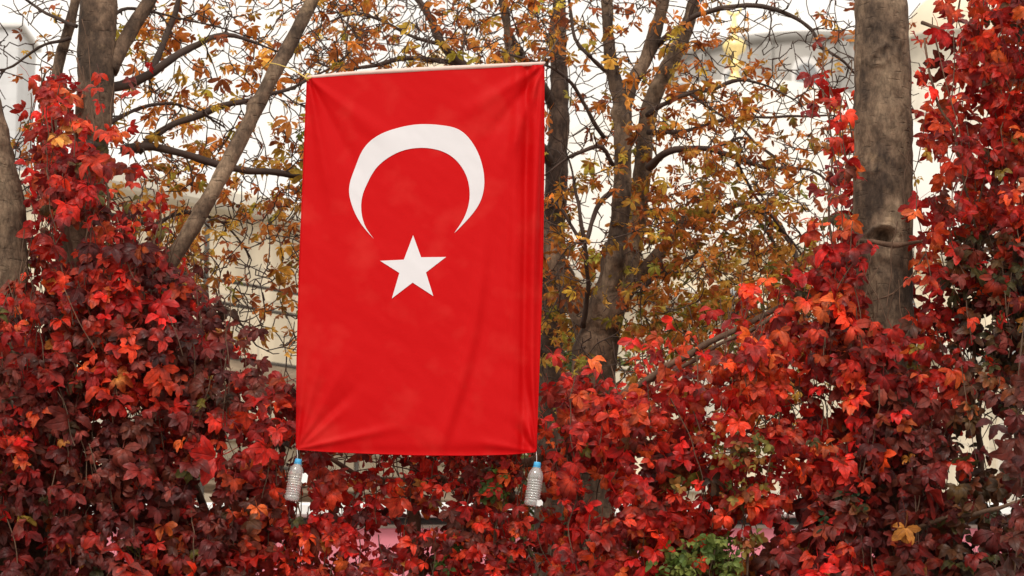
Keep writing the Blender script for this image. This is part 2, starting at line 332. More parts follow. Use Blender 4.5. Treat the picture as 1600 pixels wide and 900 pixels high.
# --- drum and white dome
dc = np.array((4.4, 45.0))
dome = empty('white_dome', (dc[0], dc[1], 0), 'great white dome of the bath house behind the middle tree', 'dome')
g = MB(); g.lathe([(6.1, 0.0), (6.1, 8.9)], (dc[0], dc[1], 0), 8 * 6); g.build('drum', M['wall'], dome)
g = MB(); g.lathe([(6.1, 8.9), (6.4, 9.0), (6.42, 9.15), (6.25, 9.22), (6.0, 9.25)], (dc[0], dc[1], 0), 64)
g.lathe([(6.12, 7.0), (6.22, 7.03), (6.22, 7.15), (6.12, 7.18)], (dc[0], dc[1], 0), 64); g.build('cornice', M['trim'], dome)
zc = 7.15; Rr = 6.25; a0 = math.asin((9.2 - zc) / Rr)
g = MB(); g.lathe([(Rr * math.cos(a), zc + Rr * math.sin(a)) for a in np.linspace(a0, math.pi / 2 - 0.001, 30)], (dc[0], dc[1], 0), 96); g.build('dome_shell', M['lead'], dome)
for k in range(14):
    th = math.pi * 2 * k / 14 + 0.1; g = MB(); c_, s_ = math.cos(th), math.sin(th)
    pr = [(-0.35, 7.4), (0.35, 7.4), (0.35, 8.1)] + [(0.35 * math.cos(a), 8.1 + 0.35 * math.sin(a)) for a in np.linspace(0.2, math.pi - 0.2, 7)] + [(-0.35, 8.1)]
    v = [(dc[0] + c_ * 6.14 - s_ * a, dc[1] + s_ * 6.14 + c_ * a, z) for a, z in pr]; k2 = len(pr)
    v += [(dc[0] + c_ * 6.0 - s_ * a, dc[1] + s_ * 6.0 + c_ * a, z) for a, z in pr]
    g.add(v, [np.array([list(range(k2))]), np.array([(i, k2 + i, k2 + (i + 1) % k2, (i + 1) % k2) for i in range(k2)])]); g.build('window', M['glassd'], dome, smooth=False)
M['gold'] = plain('gilt', (0.93, 0.74, 0.33), 0.42, metal=0.55, var=0.1)
g = MB(); z0 = 13.36
g.lathe([(0.34, z0 - 0.06), (0.30, z0 + 0.05), (0.2, z0 + 0.16), (0.1, z0 + 0.3), (0.07, z0 + 0.42), (0.15, z0 + 0.5), (0.15, z0 + 0.54), (0.06, z0 + 0.62), (0.06, z0 + 0.7), (0.2, z0 + 0.8), (0.23, z0 + 0.9), (0.18, z0 + 1.0), (0.06, z0 + 1.08),
         (0.05, z0 + 1.16), (0.12, z0 + 1.24), (0.05, z0 + 1.32), (0.03, z0 + 1.5), (0.001, z0 + 1.52)], (dc[0] - 0.12, dc[1], 0), 24)
fi = g.build('finial', M['gold'], dome); 
g = MB(); a = np.linspace(-0.2 * math.pi + math.pi / 2 + 0.9, 2 * math.pi + math.pi / 2 - 0.7, 26)
P = np.stack([dc[0] - 0.12 + 0.13 * np.cos(a), np.full(26, dc[1]), z0 + 1.66 + 0.13 * np.sin(a)], 1); g.tube(P, 0.03 * np.sin(np.linspace(0.15, math.pi - 0.15, 26)) + 0.004, 8)
g.build('crescent', M['gold'], fi)
# --- far grey mosque drum with arched windows
M['grey'] = plain('grey_plaster', (0.41, 0.39, 0.365), 0.8, var=0.12, scale=0.7)
M['grey2'] = plain('grey_trim', (0.33, 0.315, 0.295), 0.8, var=0.1, scale=2)
M['pale'] = plain('pale_lead', (0.72, 0.70, 0.68), 0.7, var=0.06, scale=0.6)
mc = np.array((9.75, 80.0)); mos = empty('mosque', (mc[0], mc[1], 0), 'grey round mosque drum with arched window far behind the white dome', 'building')
g = MB(); g.lathe([(4.5, 14.0), (4.5, 23.2)], (mc[0], mc[1], 0), 64); g.build('drum', M['grey'], mos)
g = MB(); g.box((mc[0], mc[1] + 2, 7.0), (30, 22, 14.0), 0, 0.2); g.build('wall', M['grey'], mos, smooth=False)
g = MB(); g.lathe([(4.5, 23.0), (4.68, 23.1), (4.7, 23.3), (4.55, 23.34), (4.2, 23.4)], (mc[0], mc[1], 0), 64); g.build('cornice', M['grey2'], mos)
g = MB(); g.lathe([(4.4 * math.cos(a), 23.3 + 0.9 * math.sin(a)) for a in np.linspace(0, 1.57, 16)], (mc[0], mc[1], 0), 48); g.build('roof', M['pale'], mos)
for k in range(12):
    th = math.pi * 2 * (k + 0.5) / 12 - 0.06; c_, s_ = math.cos(th), math.sin(th)
    g = MB(); g.box((mc[0] + c_ * 4.58, mc[1] + s_ * 4.58, 19.0), (0.4, 0.3, 8.0), th, 0.04); g.build('pilaster', M['grey2'], mos, smooth=False)
    th += math.pi / 12; c_, s_ = math.cos(th), math.sin(th)
    for (hw, zb, zt, ra, nm, mt) in ((0.48, 19.4, 22.0, 4.57, 'window_frame', 'pale'), (0.34, 19.6, 21.9, 4.63, 'window', 'glassd')):
        pr = [(-hw, zb), (hw, zb), (hw, zt)] + [(hw * math.cos(a), zt + hw * math.sin(a)) for a in np.linspace(0.2, math.pi - 0.2, 7)] + [(-hw, zt)]; k2 = len(pr)
        v = [(mc[0] + c_ * ra - s_ * a, mc[1] + s_ * ra + c_ * a, z) for a, z in pr] + [(mc[0] + c_ * 4.3 - s_ * a, mc[1] + s_ * 4.3 + c_ * a, z) for a, z in pr]
        g = MB(); g.add(v, [np.array([list(range(k2))]), np.array([(i, k2 + i, k2 + (i + 1) % k2, (i + 1) % k2) for i in range(k2)])]); g.build(nm, M[mt], mos, smooth=False)
# --- beige cupolas
M['beige'] = plain('beige_render', (0.72, 0.62, 0.47), 0.8, var=0.06, scale=1)
def cupola(px, py, d, rpx, label):
    c = W(px, py, d); r = rpx * d / FPX; e = empty('cupola', (c[0], c[1], 0), label, 'dome', 'small beige cupolas on the skyline')
    g = MB(); g.lathe([(r * math.cos(a), c[2] + r * math.sin(a)) for a in np.linspace(0, 1.57, 20)], (c[0], c[1], 0), 48); g.build('dome_shell', M['beige'], e)
    g = MB(); g.lathe([(r, c[2] - 1.2), (r, c[2] - 0.1), (r * 1.06, c[2] - 0.06), (r * 1.06, c[2] + 0.03), (r, c[2] + 0.05)], (c[0], c[1], 0), 48)
    g.lathe([(r * 1.25, 0), (r * 1.25, c[2] - 1.2), (r * 0.9, c[2] - 1.15)], (c[0], c[1], 0), 8); g.build('drum', M['trim'], e)
cupola(1492, 66, 62, 82, 'beige cupola showing right of the thick right trunk at the top')
cupola(690, 118, 58, 40, 'small beige cupola peeping over the rod of the flag')
# --- pale tower at the left edge
tw = W(10, 62, 60); g_ = empty('tower', (tw[0], tw[1], 0), 'pale grey square tower blurred at the upper left edge', 'tower')
M['towers'] = stone_mat('pale_tower_stone', (0.66, 0.66, 0.67), (0.58, 0.58, 0.58), 0.9, 0.4, 0.12)
g = MB(); g.box((tw[0] - 0.4, tw[1], tw[2] / 2), (1.9, 2.2, tw[2]), 0, 0.03); g.build('shaft', M['towers'], g_, smooth=False)
g = MB(); g.box((tw[0] - 0.4, tw[1], tw[2] + 0.06), (2.15, 2.45, 0.14), 0, 0.03); g.build('cornice', M['pale'], g_, smooth=False)

# --- scaffolding in front of the cream wall
sc = empty('scaffolding', wp(3, 0.8, 0), 'steel pipe scaffolding with plank decks against the cream wall left of the flag', 'scaffolding')
M['pipe'] = plain('scaffold_pipe', (0.075, 0.065, 0.055), 0.8, metal=0.0, spec=0.15, var=0.25, scale=5)
M['plank'] = plain('scaffold_plank', (0.36, 0.27, 0.19), 0.85, var=0.3, scale=4, stretch=(1, 1, 6))
for t_ in (-1.2, 1.0, 3.2, 5.4):
    for off in (0.25, 1.15):
        g = MB(); g.tube([wp(t_, off, 0.0), wp(t_, off, 6.6)], 0.028, 8); g.build('pole', M['pipe'], sc)
for z, offs in ((4.12, (1.21,)), (4.45, (1.21,)), (5.2, (1.21,)), (5.75, (1.21,)), (6.2, (0.31,))):
    for off in offs:
        g = MB(); g.tube([wp(-1.6, off, z), wp(5.8, off, z)], 0.02, 8); g.build('ledger', M['pipe'], sc)
for z in (3.86, 4.98):
    for i, off in enumerate((0.45, 0.72, 0.99)):
        g = MB(); g.box(wp(2.1, off, z + 0.065), (7.6, 0.24, 0.06), rz, 0.006); g.build('plank', M['plank'], sc, smooth=False)
    g = MB(); g.box(wp(2.1, 1.13, z + 0.17), (7.6, 0.03, 0.15), rz, 0.005); g.build('toe_board', M['plank'], sc, smooth=False)
g = MB(); g.tube([wp(2.2, 1.3, 3.7), wp(4.0, 1.3, 5.3)], 0.022, 8); g.build('brace', plain('timber_brace', (0.52, 0.38, 0.24), 0.8, var=0.15), sc)

# --- pink pavilion behind the hedge
pv = empty('pavilion', (0, 21, 0), 'long pink panelled pavilion with white roof edge seen through the creeper gaps', 'pavilion')
M['pink'] = plain('pink_panel', (0.72, 0.22, 0.28), 0.55, var=0.06, scale=1.5)
M['white'] = plain('white_sheet', (0.85, 0.84, 0.82), 0.5, var=0.04, scale=2)
M['black'] = plain('shadow_gap_dark', (0.03, 0.028, 0.028), 0.6, var=0.2)
zt = W(800, 815, 21)[2]
for i in range(8):
    x0 = -7 + i * 1.8; g = MB(); g.box((x0 + 0.9, 21.0, (zt - 0.06) / 2 + 0.02), (1.77, 0.08, zt - 0.1), 0, 0.01); g.build('panel', M['pink'], pv, smooth=False)
for i in range(9):
    g = MB(); g.box((-7 + i * 1.8, 21.06, zt / 2), (0.1, 0.1, zt), 0, 0.01); g.build('post', M['white'], pv, smooth=False)
g = MB(); g.box((0.2, 21.0, zt), (14.6, 0.12, 0.05), 0, 0.01); g.build('shadow_gap_beam', M['black'], pv, smooth=False)  # near-black bar that paints in the shadow gap under the roof edge
g = MB(); g.box((0.2, 22.1, zt + 0.09), (14.9, 2.6, 0.12), 0, 0.02); g.build('roof', M['white'], pv, smooth=False)

# ------------------------------------------------------------------ leaf prototypes (palmate leaves, all triangles)
def leaflet(L_, Wd, widest, fold, droop, curl, nst=5):
    """verts along -Z from origin, normal towards -Y; returns V, F, UV"""
    t = np.linspace(0, 1, nst + 2)[1:-1]
    prof = np.where(t < widest, np.sin(t / widest * math.pi / 2) ** 0.8, np.cos((t - widest) / (1 - widest) * math.pi / 2) ** 0.75)
    if nst > 5: prof = prof * np.where(np.arange(nst) % 2 == 0, 1.09, 0.9)
    V = [(0, 0, 0)]; U = [(0, 0)]
    for a, q in zip(t, prof):
        yb = -droop * L_ * (math.sin(a * 2.2) * 0.5 - a * a * 0.9); zz = -a * L_ * (1 - 0.12 * abs(droop) * a)
        h = q * Wd / 2
        ye = -fold * h + curl * h * math.sin(a * 9)
        V += [(-h, yb + ye, zz), (0, yb, zz), (h, yb + -fold * h - curl * h * math.sin(a * 7 + 1), zz)]
        U += [(-1, a), (0, a), (1, a)]
    V.append((0, -droop * L_ * (math.sin(2.2) * 0.5 - 0.9), -L_ * (1 - 0.12 * abs(droop)))); U.append((0, 1))
    F = [(0, 2, 1), (0, 3, 2)]
    for k in range(nst - 1):
        b = 1 + 3 * k
        F += [(b, b + 1, b + 4), (b, b + 4, b + 3), (b + 1, b + 2, b + 5), (b + 1, b + 5, b + 4)]
    b = 1 + 3 * (nst - 1); e = b + 3
    F += [(b, b + 1, e), (b + 1, b + 2, e)]
    return np.array(V, float), np.array(F), np.array(U, float)
def palmate(kind, r):
    Vs, Fs, Us, n0 = [], [], [], 0
    if kind == 'creeper':
        angs = [0, 40, -40, 84, -84]; sc_ = [1.0, 0.93, 0.93, 0.72, 0.72]; wd_ = 0.48; wi = 0.54
        if r.random() < 0.2: angs = [0, 60, -60]; sc_ = [1, 0.95, 0.95]
    elif kind == 'chestnut':
        angs = [0, 34, -34, 70, -70, 112, -112]; sc_ = [1.0, 0.95, 0.95, 0.78, 0.78, 0.5, 0.5]; wd_ = 0.33; wi = 0.66
        if r.random() < 0.4: angs = angs[:5]; sc_ = sc_[:5]
    else:
        angs = [0, 75, -75]; sc_ = [1.0, 0.85, 0.85]; wd_ = 0.62; wi = 0.48
    for a, s in zip(angs, sc_):
        s *= r.uniform(0.82, 1.12)
        cur = 0.16 if kind != 'chestnut' else 0.35
        V, F, U = leaflet(s, wd_ * s * r.uniform(0.85, 1.15), wi, r.uniform(-0.1, 0.45), r.uniform(-0.15, 0.75), r.normal() * cur, {'green': 3, 'chestnut': 5, 'creeper': 7}[kind])
        tw_ = r.normal() * 0.25; c_, s_ = math.cos(tw_), math.sin(tw_)
        V = np.stack([V[:, 0] * c_ - V[:, 1] * s_, V[:, 0] * s_ + V[:, 1] * c_, V[:, 2]], 1)
        V[:, 2] -= 0.05
        el_ = R_(r.normal() * 12 + abs(a) * 0.12)          # tip forward or back
        c_, s_ = math.cos(el_), math.sin(el_); V = np.stack([V[:, 0], V[:, 1] * c_ - V[:, 2] * s_ * -1, V[:, 2] * c_ - V[:, 1] * s_], 1)
        an = R_(a + r.normal() * 7); c_, s_ = math.cos(an), math.sin(an)
        V = np.stack([V[:, 0] * c_ - V[:, 2] * s_, V[:, 1], V[:, 0] * s_ + V[:, 2] * c_], 1)
        Vs.append(V); Fs.append(F + n0); Us.append(U); n0 += len(V)
    # leaf stalk
    Lp = 0.9 if kind != 'green' else 0.4
    P = np.array([(0, 0, 0), (0.03, 0.1 * Lp, 0.35 * Lp), (0.0, 0.35 * Lp, 0.8 * Lp)]); k = 3; rr = 0.016
    v = []; 
    for p_ in P:
        for q in range(3): v.append(p_ + rr * np.array((math.cos(q * 2.09), math.sin(q * 2.09) * 0.8, math.sin(q * 2.09) * 0.3)))
    f = []
    for i in range(2):
        for q in range(3):
            q2 = (q + 1) % 3; f += [(i * 3 + q, i * 3 + q2, i * 3 + 3 + q2), (i * 3 + q, i * 3 + 3 + q2, i * 3 + 3 + q)]
    Vs.append(np.array(v)); Fs.append(np.array(f) + n0); Us.append(np.full((9, 2), (0.0, 0.0)))
    nl = np.concatenate([np.full(len(x), i) for i, x in enumerate(Vs)])
    return np.vstack(Vs), np.vstack(Fs), np.vstack(Us), nl
PR = {k: [palmate(k, np.random.default_rng(100 + i)) for i in range(14)] for k in ('creeper', 'chestnut', 'green')}
def rotm(yaw, pit, rol):
    n = len(yaw); cy, sy, cx, sx, cr_, sr = np.cos(yaw), np.sin(yaw), np.cos(pit), np.sin(pit), np.cos(rol), np.sin(rol)
    Z = np.zeros(n); O = np.ones(n)
    Rz = np.stack([cy, -sy, Z, sy, cy, Z, Z, Z, O], 1).reshape(n, 3, 3)
    Rx = np.stack([O, Z, Z, Z, cx, -sx, Z, sx, cx], 1).reshape(n, 3, 3)
    Ry = np.stack([cr_, Z, sr, Z, O, Z, -sr, Z, cr_], 1).reshape(n, 3, 3)
    return Rz @ Rx @ Ry
def add_leaves(mb, kind, P, size, yaw, pit, rol, cols, cvar=0.15, cols2=None):
    """P (n,3) leaf centres"""
    n = len(P)
    if n == 0: return
    which = rng.integers(0, len(PR[kind]), n); Rm = rotm(yaw, pit, rol)
    for k in range(len(PR[kind])):
        idx = np.where(which == k)[0]
        if not len(idx): continue
        V, F, U, nl = PR[kind][k]
        X = np.einsum('nij,vj->nvi', Rm[idx], V) * size[idx][:, None, None] + P[idx][:, None, :]
        m_ = len(idx); nv = len(V)
        FF = (F[None] + (np.arange(m_) * nv)[:, None, None]).reshape(-1, 3)
        br = np.exp(rng.normal(size=(m_, nl.max() + 1)) * cvar)
        cc = cols[idx][:, None, :] * br[:, nl][:, :, None]
        if cols2 is not None:    # second colour toward the tip or base
            mix = np.clip(U[None, :, 1] * rng.uniform(0, 1.3, (m_, 1)) + rng.normal(size=(m_, 1)) * 0.2, 0, 1)[:, :, None]
            cc = cc * (1 - mix) + cols2[idx][:, None, :] * mix
        mb.add(X.reshape(-1, 3), FF, cc.reshape(-1, 3), np.tile(U, (m_, 1)))

# ------------------------------------------------------------------ trees
def trunk_obj(pts, mat, parent, sides=40, step=0.02, amp=0.02, name='trunk', extra=None, ground=True):
    P, r = path(pts, step)
    if ground:      # carry it down to the ground
        a = P[-1]; dirx = P[-1] - P[-6]; dirx = dirx / abs(dirx[2])
        zs = np.arange(a[2] - 0.05, -0.06, -0.05)
        tail = np.stack([a[0] + dirx[0] * 0.35 * (a[2] - zs), a[1] + 0 * zs, zs], 1)
        rt = r[-1] * (1 + 0.15 * (a[2] - zs) / max(a[2], 0.1) + 0.5 * np.exp(-zs / 0.18))
        P = np.vstack([P, tail]); r = np.concatenate([r, rt])
    def disp(P_, D, rr):
        X = P_[:, None, :] + D * rr[:, :, None]
        d_ = amp * (wob(X, 1.6) * 0.9 + wob(X + 7, 5) * 0.5 + wob(X * np.array((1, 1, 0.5)) + 3, 14) * 0.16)
        if extra is not None: d_ = d_ + extra(X)
        return d_
    g = MB(); g.tube(P, r, sides, disp=disp)
    return g.build(name, mat, parent), P, r

class Tree:
    """branch network that grows twigs towards target points"""
    def __init__(s): s.N = []; s.D = []; s.Rr = []; s.mb = MB(); s.tips = []
    def seed(s, P, r, skip=1):
        T = np.gradient(P, axis=0); T /= np.linalg.norm(T, axis=1, keepdims=True) + 1e-9
        s.N.append(P[::skip]); s.D.append(T[::skip]); s.Rr.append(r[::skip])
    def limb(s, pts, mb=None, sides=10, flip=False, jit=0.006):
        P, r = path(pts, 0.04)
        P = P + np.stack([wob(P, 2.5), wob(P + 5, 2.5), wob(P + 9, 2.5)], 1) * jit * 1.5
        (mb or s.mb).tube(P, r, sides, disp=lambda P_, D, rr: rr * 0.22 * wob(P_[:, None, :] + D * rr[:, :, None], 7)); s.seed(P, r)
        return P, r
    def grow(s, targets, order_noise=0.3, maxlen=1.6, thick=1.0, upturn=0.25, sides=5):
        """space-filling: nearest targets first, each joined by a curved twig to the closest node"""
        N = np.vstack(s.N); D = np.vstack(s.D); Rr = np.concatenate(s.Rr)
        tg = np.array(targets)
        dist = np.min(np.linalg.norm(tg[:, None, ::1] - N[None, ::7, :], axis=2), axis=1) * np.exp(rng.normal(size=len(tg)) * order_noise)
        for i in np.argsort(dist):
            t = tg[i]; dv = t - N; dd = np.linalg.norm(dv, axis=1)
            cost = dd * (1.35 - 0.45 * np.einsum('ij,ij->i', dv / (dd[:, None] + 1e-6), D)) + np.where(Rr < 0.0022, 0.3, 0)
            j = int(np.argmin(cost)); L_ = dd[j]
            if L_ > maxlen or L_ < 0.05: continue
            p0 = N[j]; d0 = D[j]; end = (t - p0) / L_ + np.array((0, 0, upturn)) + rng.normal(size=3) * 0.3; end /= np.linalg.norm(end)
            side = rng.normal(size=3) * 0.08 * L_
            n = max(4, int(L_ / 0.05)); u = np.linspace(0, 1, n)[:, None]
            b1 = p0 + d0 * L_ * 0.3 + side; b2 = t - end * L_ * 0.33 + side - np.array((0, 0, 0.06 * L_))
            P = (1 - u) ** 3 * p0 + 3 * (1 - u) ** 2 * u * b1 + 3 * (1 - u) * u * u * b2 + u ** 3 * t
            zig = rng.normal(size=(n, 3)) * 0.016; zig[1:-1] = (zig[:-2] + zig[1:-1] + zig[2:]) / 2.2; zig[0] = 0; P = P + zig
            r0 = min(Rr[j] * 0.8, (0.0045 + 0.011 * L_) * thick); r = np.linspace(max(r0, 0.0042), 0.0026, n)
            s.mb.tube(P, r, sides, cap=False)
            T = np.gradient(P, axis=0); T /= np.linalg.norm(T, axis=1, keepdims=True) + 1e-9
            N = np.vstack([N, P[1:]]); D = np.vstack([D, T[1:]]); Rr = np.concatenate([Rr, r[1:]])
            s.tips.append((t, T[-1], L_))
        s.N = [N]; s.D = [D]; s.Rr = [Rr]

CH = ["1265433444322100",
      "3276433335753200",
      "4387632326876310",
      "5598833357998530",
      "3588833368998631",
      "0044433267875311",
      "0001333333443134",
      "0003333233343134",
      "0001222222222112"]
TW = ["3467888775678620",
      "3457844446679620",
      "4356843333678510",
      "3356843333667520",
      "2245533333556520",
      "1123333333444210",
      "1112333333333111",
      "1112222222222111",
      "1111111111111111"]
CH = np.array([[int(c) for c in r_] for r_ in CH], float); TW = np.array([[int(c) for c in r_] for r_ in TW], float)
def samp(G, px, py, cell):
    fx = np.clip(px / cell - 0.5, 0, G.shape[1] - 1.001); fy = np.clip(py / cell - 0.5, 0, G.shape[0] - 1.001)
    i = fx.astype(int); j = fy.astype(int); a = fx - i; b = fy - j
    return (G[j, i] * (1 - a) + G[j, i + 1] * a) * (1 - b) + (G[j + 1, i] * (1 - a) + G[j + 1, i + 1] * a) * b
def targets(n, x0, x1, y0, y1, dfun, G, power=1.0):
    out = []
    while len(out) < n:
        px = rng.uniform(x0, x1, 400); py = rng.uniform(y0, y1, 400)
        a = samp(G, np.clip(px, 0, 1599), np.clip(py, 0, 899), 100) / 9
        ok = rng.random(400) < a ** power
        d = dfun(px[ok], py[ok])
        out += list(WA(px[ok], py[ok], d))
    return np.array(out[:n])
SR = lambda *c: lin(c)
CHC = np.array([SR(210, 150, 66), SR(196, 124, 54), SR(176, 100, 46), SR(222, 170, 80), SR(204, 168, 66), SR(150, 80, 42), SR(180, 162, 62), SR(212, 130, 54)])
def crown(tree, root, name, yellow, dens_pow, size=0.066, nmax=5):
    mb = MB(); P = []; q = []
    for t, T, L_ in tree.tips:
        px, py = PX(t); a = samp(CH, np.clip(px, 0, 1599), np.clip(py, 0, 899), 100)[0] / 9
        k = rng.binomial(nmax, min(1, a ** dens_pow * (0.31 + 0.2 * min(max((py[0] - 250) / 200, 0), 1)) * (0.22 if 335 < px[0] < 470 and py[0] > 330 else 1) * (0.3 if abs(px[0] - 935) < 50 and 390 < py[0] < 600 and t[1] < 14.7 else 1))) if rng.random() > 0.12 else 0
        for _ in range(k):
            P.append(t + rng.normal(size=3) * 0.075 * np.array((1, 1, 0.7)) - T * rng.uniform(0, 0.22)); q.append(py[0])
    P = np.array(P); n = len(P); q = np.array(q)
    # warm orange-brown high up, more olive yellow low down
    low = np.clip((q - 150) / 350, 0, 1) * yellow
    base = CHC[rng.integers(0, len(CHC), n)]
    alt = np.array([SR(175, 145, 60), SR(140, 135, 55), SR(195, 150, 65), SR(110, 115, 45), SR(180, 110, 50)])[rng.integers(0, 5, n)]
    pick = rng.random(n) < low * 0.75
    cols = np.where(pick[:, None], alt, base) * np.exp(rng.normal(size=(n, 1)) * 0.22)
    tipc = np.array([SR(165, 80, 40), SR(120, 60, 35), SR(190, 110, 45)])[rng.integers(0, 3, n)]
    sz = size * np.exp(rng.normal(size=n) * 0.25)
    add_leaves(mb, 'chestnut', P, sz, rng.uniform(-math.pi, math.pi, n), R_(-25) + rng.normal(size=n) * 0.7, rng.normal(size=n) * 0.7, cols, 0.2, tipc)
    o = mb.build(name, M['chestnut'], root, attrs=True); return n

# right-hand thick trunk (nearest, bare, with a knot scar and a hollow)
kc = W(1378, 88, 12.4); hc = W(1382, 368, 12.35); sc2 = W(1365, 262, 12.35)
def extraR(X):
    d = 0
    r1 = np.sqrt(((X[..., 0] - kc[0]) / 0.075) ** 2 + ((X[..., 2] - kc[2] - 0.2 * (X[..., 0] - kc[0])) / 0.05) ** 2) + 0.45 * wob(X, 6) + 0.2 * wob(X + 2, 14); fr = X[..., 1] < 12.48
    d = d + np.where(fr, 0.012 * np.exp(-(r1 - 0.85) ** 2 / 0.05) * (0.35 + 0.65 * (X[..., 0] < kc[0] + 0.02)) - 0.008 * np.exp(-r1 ** 2 / 0.2), 0)
    r2 = np.sqrt(((X[..., 0] - hc[0]) / 0.068) ** 2 + ((X[..., 2] - hc[2]) / 0.045) ** 2)
    d = d + np.where(fr, -0.11 / (1 + np.exp((r2 - 0.8) * 9)) + 0.02 * np.exp(-(r2 - 1.15) ** 2 / 0.03) * (X[..., 2] > hc[2]), 0)
    r3 = np.sqrt(((X[..., 0] - sc2[0]) / 0.03) ** 2 + ((X[..., 2] - sc2[2]) / 0.02) ** 2)
    d = d + np.where(fr, 0.012 * np.exp(-(r3 - 1) ** 2 / 0.15) * (X[..., 2] < sc2[2] + 0.01), 0)
    return d
rt = empty('chestnut_tree', (W(1420, 900, 12.5)[0], 12.5, 0), 'thick bare grey trunk with a dark hollow, rising on the right side', 'tree', 'chestnut trees')
_, PRt, rRt = trunk_obj([(1372, -330, 12.5, 74), (1374, -120, 12.5, 80), (1376, 0, 12.5, 84), (1379, 120, 12.5, 90), (1380, 250, 12.5, 95), (1380, 350, 12.5, 96), (1381, 420, 12.5, 90), (1386, 520, 12.5, 88), (1396, 660, 12.5, 92), (1412, 800, 12.5, 98), (1424, 930, 12.5, 104)],
          M['bark_pale'], rt, 110, 0.011, 0.008, extra=extraR)
for (a, b) in (((1396, -310), (1470, -520)), ((1350, -310), (1270, -540)), ((1372, -330), (1380, -600))):
    g = MB(); P, r = path([(a[0], a[1], 12.5, 50), ((a[0] + b[0]) / 2 + 8, (a[1] + b[1]) / 2, 12.6, 38), (b[0], b[1], 12.9, 22)], 0.05); g.tube(P, r, 14); g.build('limb', M['bark_pale'], rt)

# left main trunk with fork and long leaning limb
lt = empty('chestnut_tree', (W(35, 900, 12.9)[0], 12.9, 0), 'dark forked tree on the left with a long pole-like limb leaning right, hung with creeper', 'tree', 'chestnut trees')
_, Pl, rl = trunk_obj([(168, -300, 13.1, 44), (160, -120, 13.0, 52), (154, 0, 13.0, 58), (150, 100, 12.95, 60), (146, 200, 12.9, 58), (132, 300, 12.9, 52), (114, 400, 12.9, 52), (92, 540, 12.9, 58), (66, 700, 12.9, 64), (46, 850, 12.9, 72), (38, 930, 12.9, 76)], M['bark'], lt, 56, 0.02, 0.008)
Tl = Tree(); Tl.seed(Pl[:200], rl[:200] * 0.3, 4)
def limb_obj(tree, pts, parent, mat, sides=16, name='limb', amp=0.005, knots=0):
    P, r = path(pts, 0.02)
    kx = [(rng.integers(10, len(P) - 10), rng.uniform(0, 6.28)) for _ in range(knots)]
    def disp(P_, D, rr):
        X = P_[:, None, :] + D * rr[:, :, None]; d = amp * (wob(X, 3) + 0.5 * wob(X + 4, 9))
        for i, a in kx:
            c = P_[i] + D[i][int(a / 6.29 * D.shape[1])] * rr[i][0]; d = d + 0.45 * rr * np.exp(-(((X - c) / (rr[i][0] * 0.8)) ** 2).sum(-1))
        return d
    g = MB(); g.tube(P, r, sides, disp=disp); g.build(name, mat, parent); tree.seed(P, r * 0.6, 3)
limb_obj(Tl, [(100, 640, 12.9, 31), (170, 540, 12.75, 29), (262, 415, 12.7, 27), (318, 325, 12.7, 26), (372, 225, 12.75, 25), (425, 120, 12.8, 23), (468, 40, 12.85, 22), (500, -30, 12.9, 21), (560, -200, 13.0, 18)], lt, M['bark_pale'], 24, amp=0.004, knots=9)
limb_obj(Tl, [(170, 110, 12.95, 30), (192, 70, 13.0, 26), (215, 30, 13.05, 24), (245, -20, 13.1, 22), (290, -120, 13.2, 16)], lt, M['bark'])
limb_obj(Tl, [(128, -60, 13.4, 18), (118, 0, 13.4, 16), (103, 60, 13.4, 17), (92, 100, 13.4, 17), (80, 190, 13.3, 18), (100, 330, 13.1, 20), (110, 400, 12.95, 22)], lt, M['bark_pale'])
for pts in ([(190, 235, 13.2, 16), (240, 232, 13.3, 13), (300, 245, 13.4, 13), (360, 262, 13.5, 12), (420, 268, 13.5, 11), (475, 274, 13.6, 10), (540, 262, 13.7, 8), (600, 270, 13.8, 5)],
            [(215, 240, 13.3, 14), (250, 205, 13.3, 12), (300, 182, 13.4, 11), (345, 168, 13.4, 10), (400, 155, 13.5, 8), (460, 135, 13.6, 5), (540, 90, 13.8, 4)],
            [(150, 145, 13.0, 18), (215, 125, 13.2, 15), (260, 98, 13.2, 12), (300, 72, 13.3, 11), (345, 55, 13.4, 9), (390, 62, 13.4, 5), (440, 82, 13.5, 3)],
            [(232, 118, 13.3, 11), (246, 88, 13.4, 11), (262, 50, 13.5, 10), (282, -10, 13.5, 9), (300, -80, 13.5, 7)],
            [(170, 30, 13.0, 8), (200, 12, 13.1, 6), (260, 25, 13.3, 4), (330, 40, 13.5, 3), (400, 62, 13.6, 2.5)],
            [(160, 200, 13.0, 9), (210, 172, 13.2, 6), (260, 160, 13.3, 5), (300, 170, 13.4, 4), (350, 200, 13.5, 3)],
            [(120, 40, 13.1, 7), (70, 20, 13.2, 5), (30, -10, 13.3, 4)], [(110, 60, 13.3, 6), (60, 75, 13.4, 5), (20, 105, 13.4, 4), (-20, 110, 13.4, 3)],
            [(130, 330, 12.9, 12), (190, 340, 13.3, 9), (240, 350, 13.6, 7), (290, 330, 13.9, 6), (350, 350, 14.2, 4), (390, 400, 14.3, 3)],
            [(215, 430, 13.0, 10), (280, 470, 13.2, 8), (330, 480, 13.3, 6), (370, 500, 13.4, 4), (400, 540, 13.4, 2.5)]):
    Tl.limb(pts)
dl = lambda px, py: rng.uniform(13.1, 14.9, len(px))
Tl.grow(targets(760, -20, 590, -40, 560, dl, TW, 0.8), maxlen=1.5)
Tl.grow(targets(520, -20, 560, -20, 600, dl, CH, 1.0), maxlen=0.9)
Tl.mb.build('branches', M['twig'], lt)

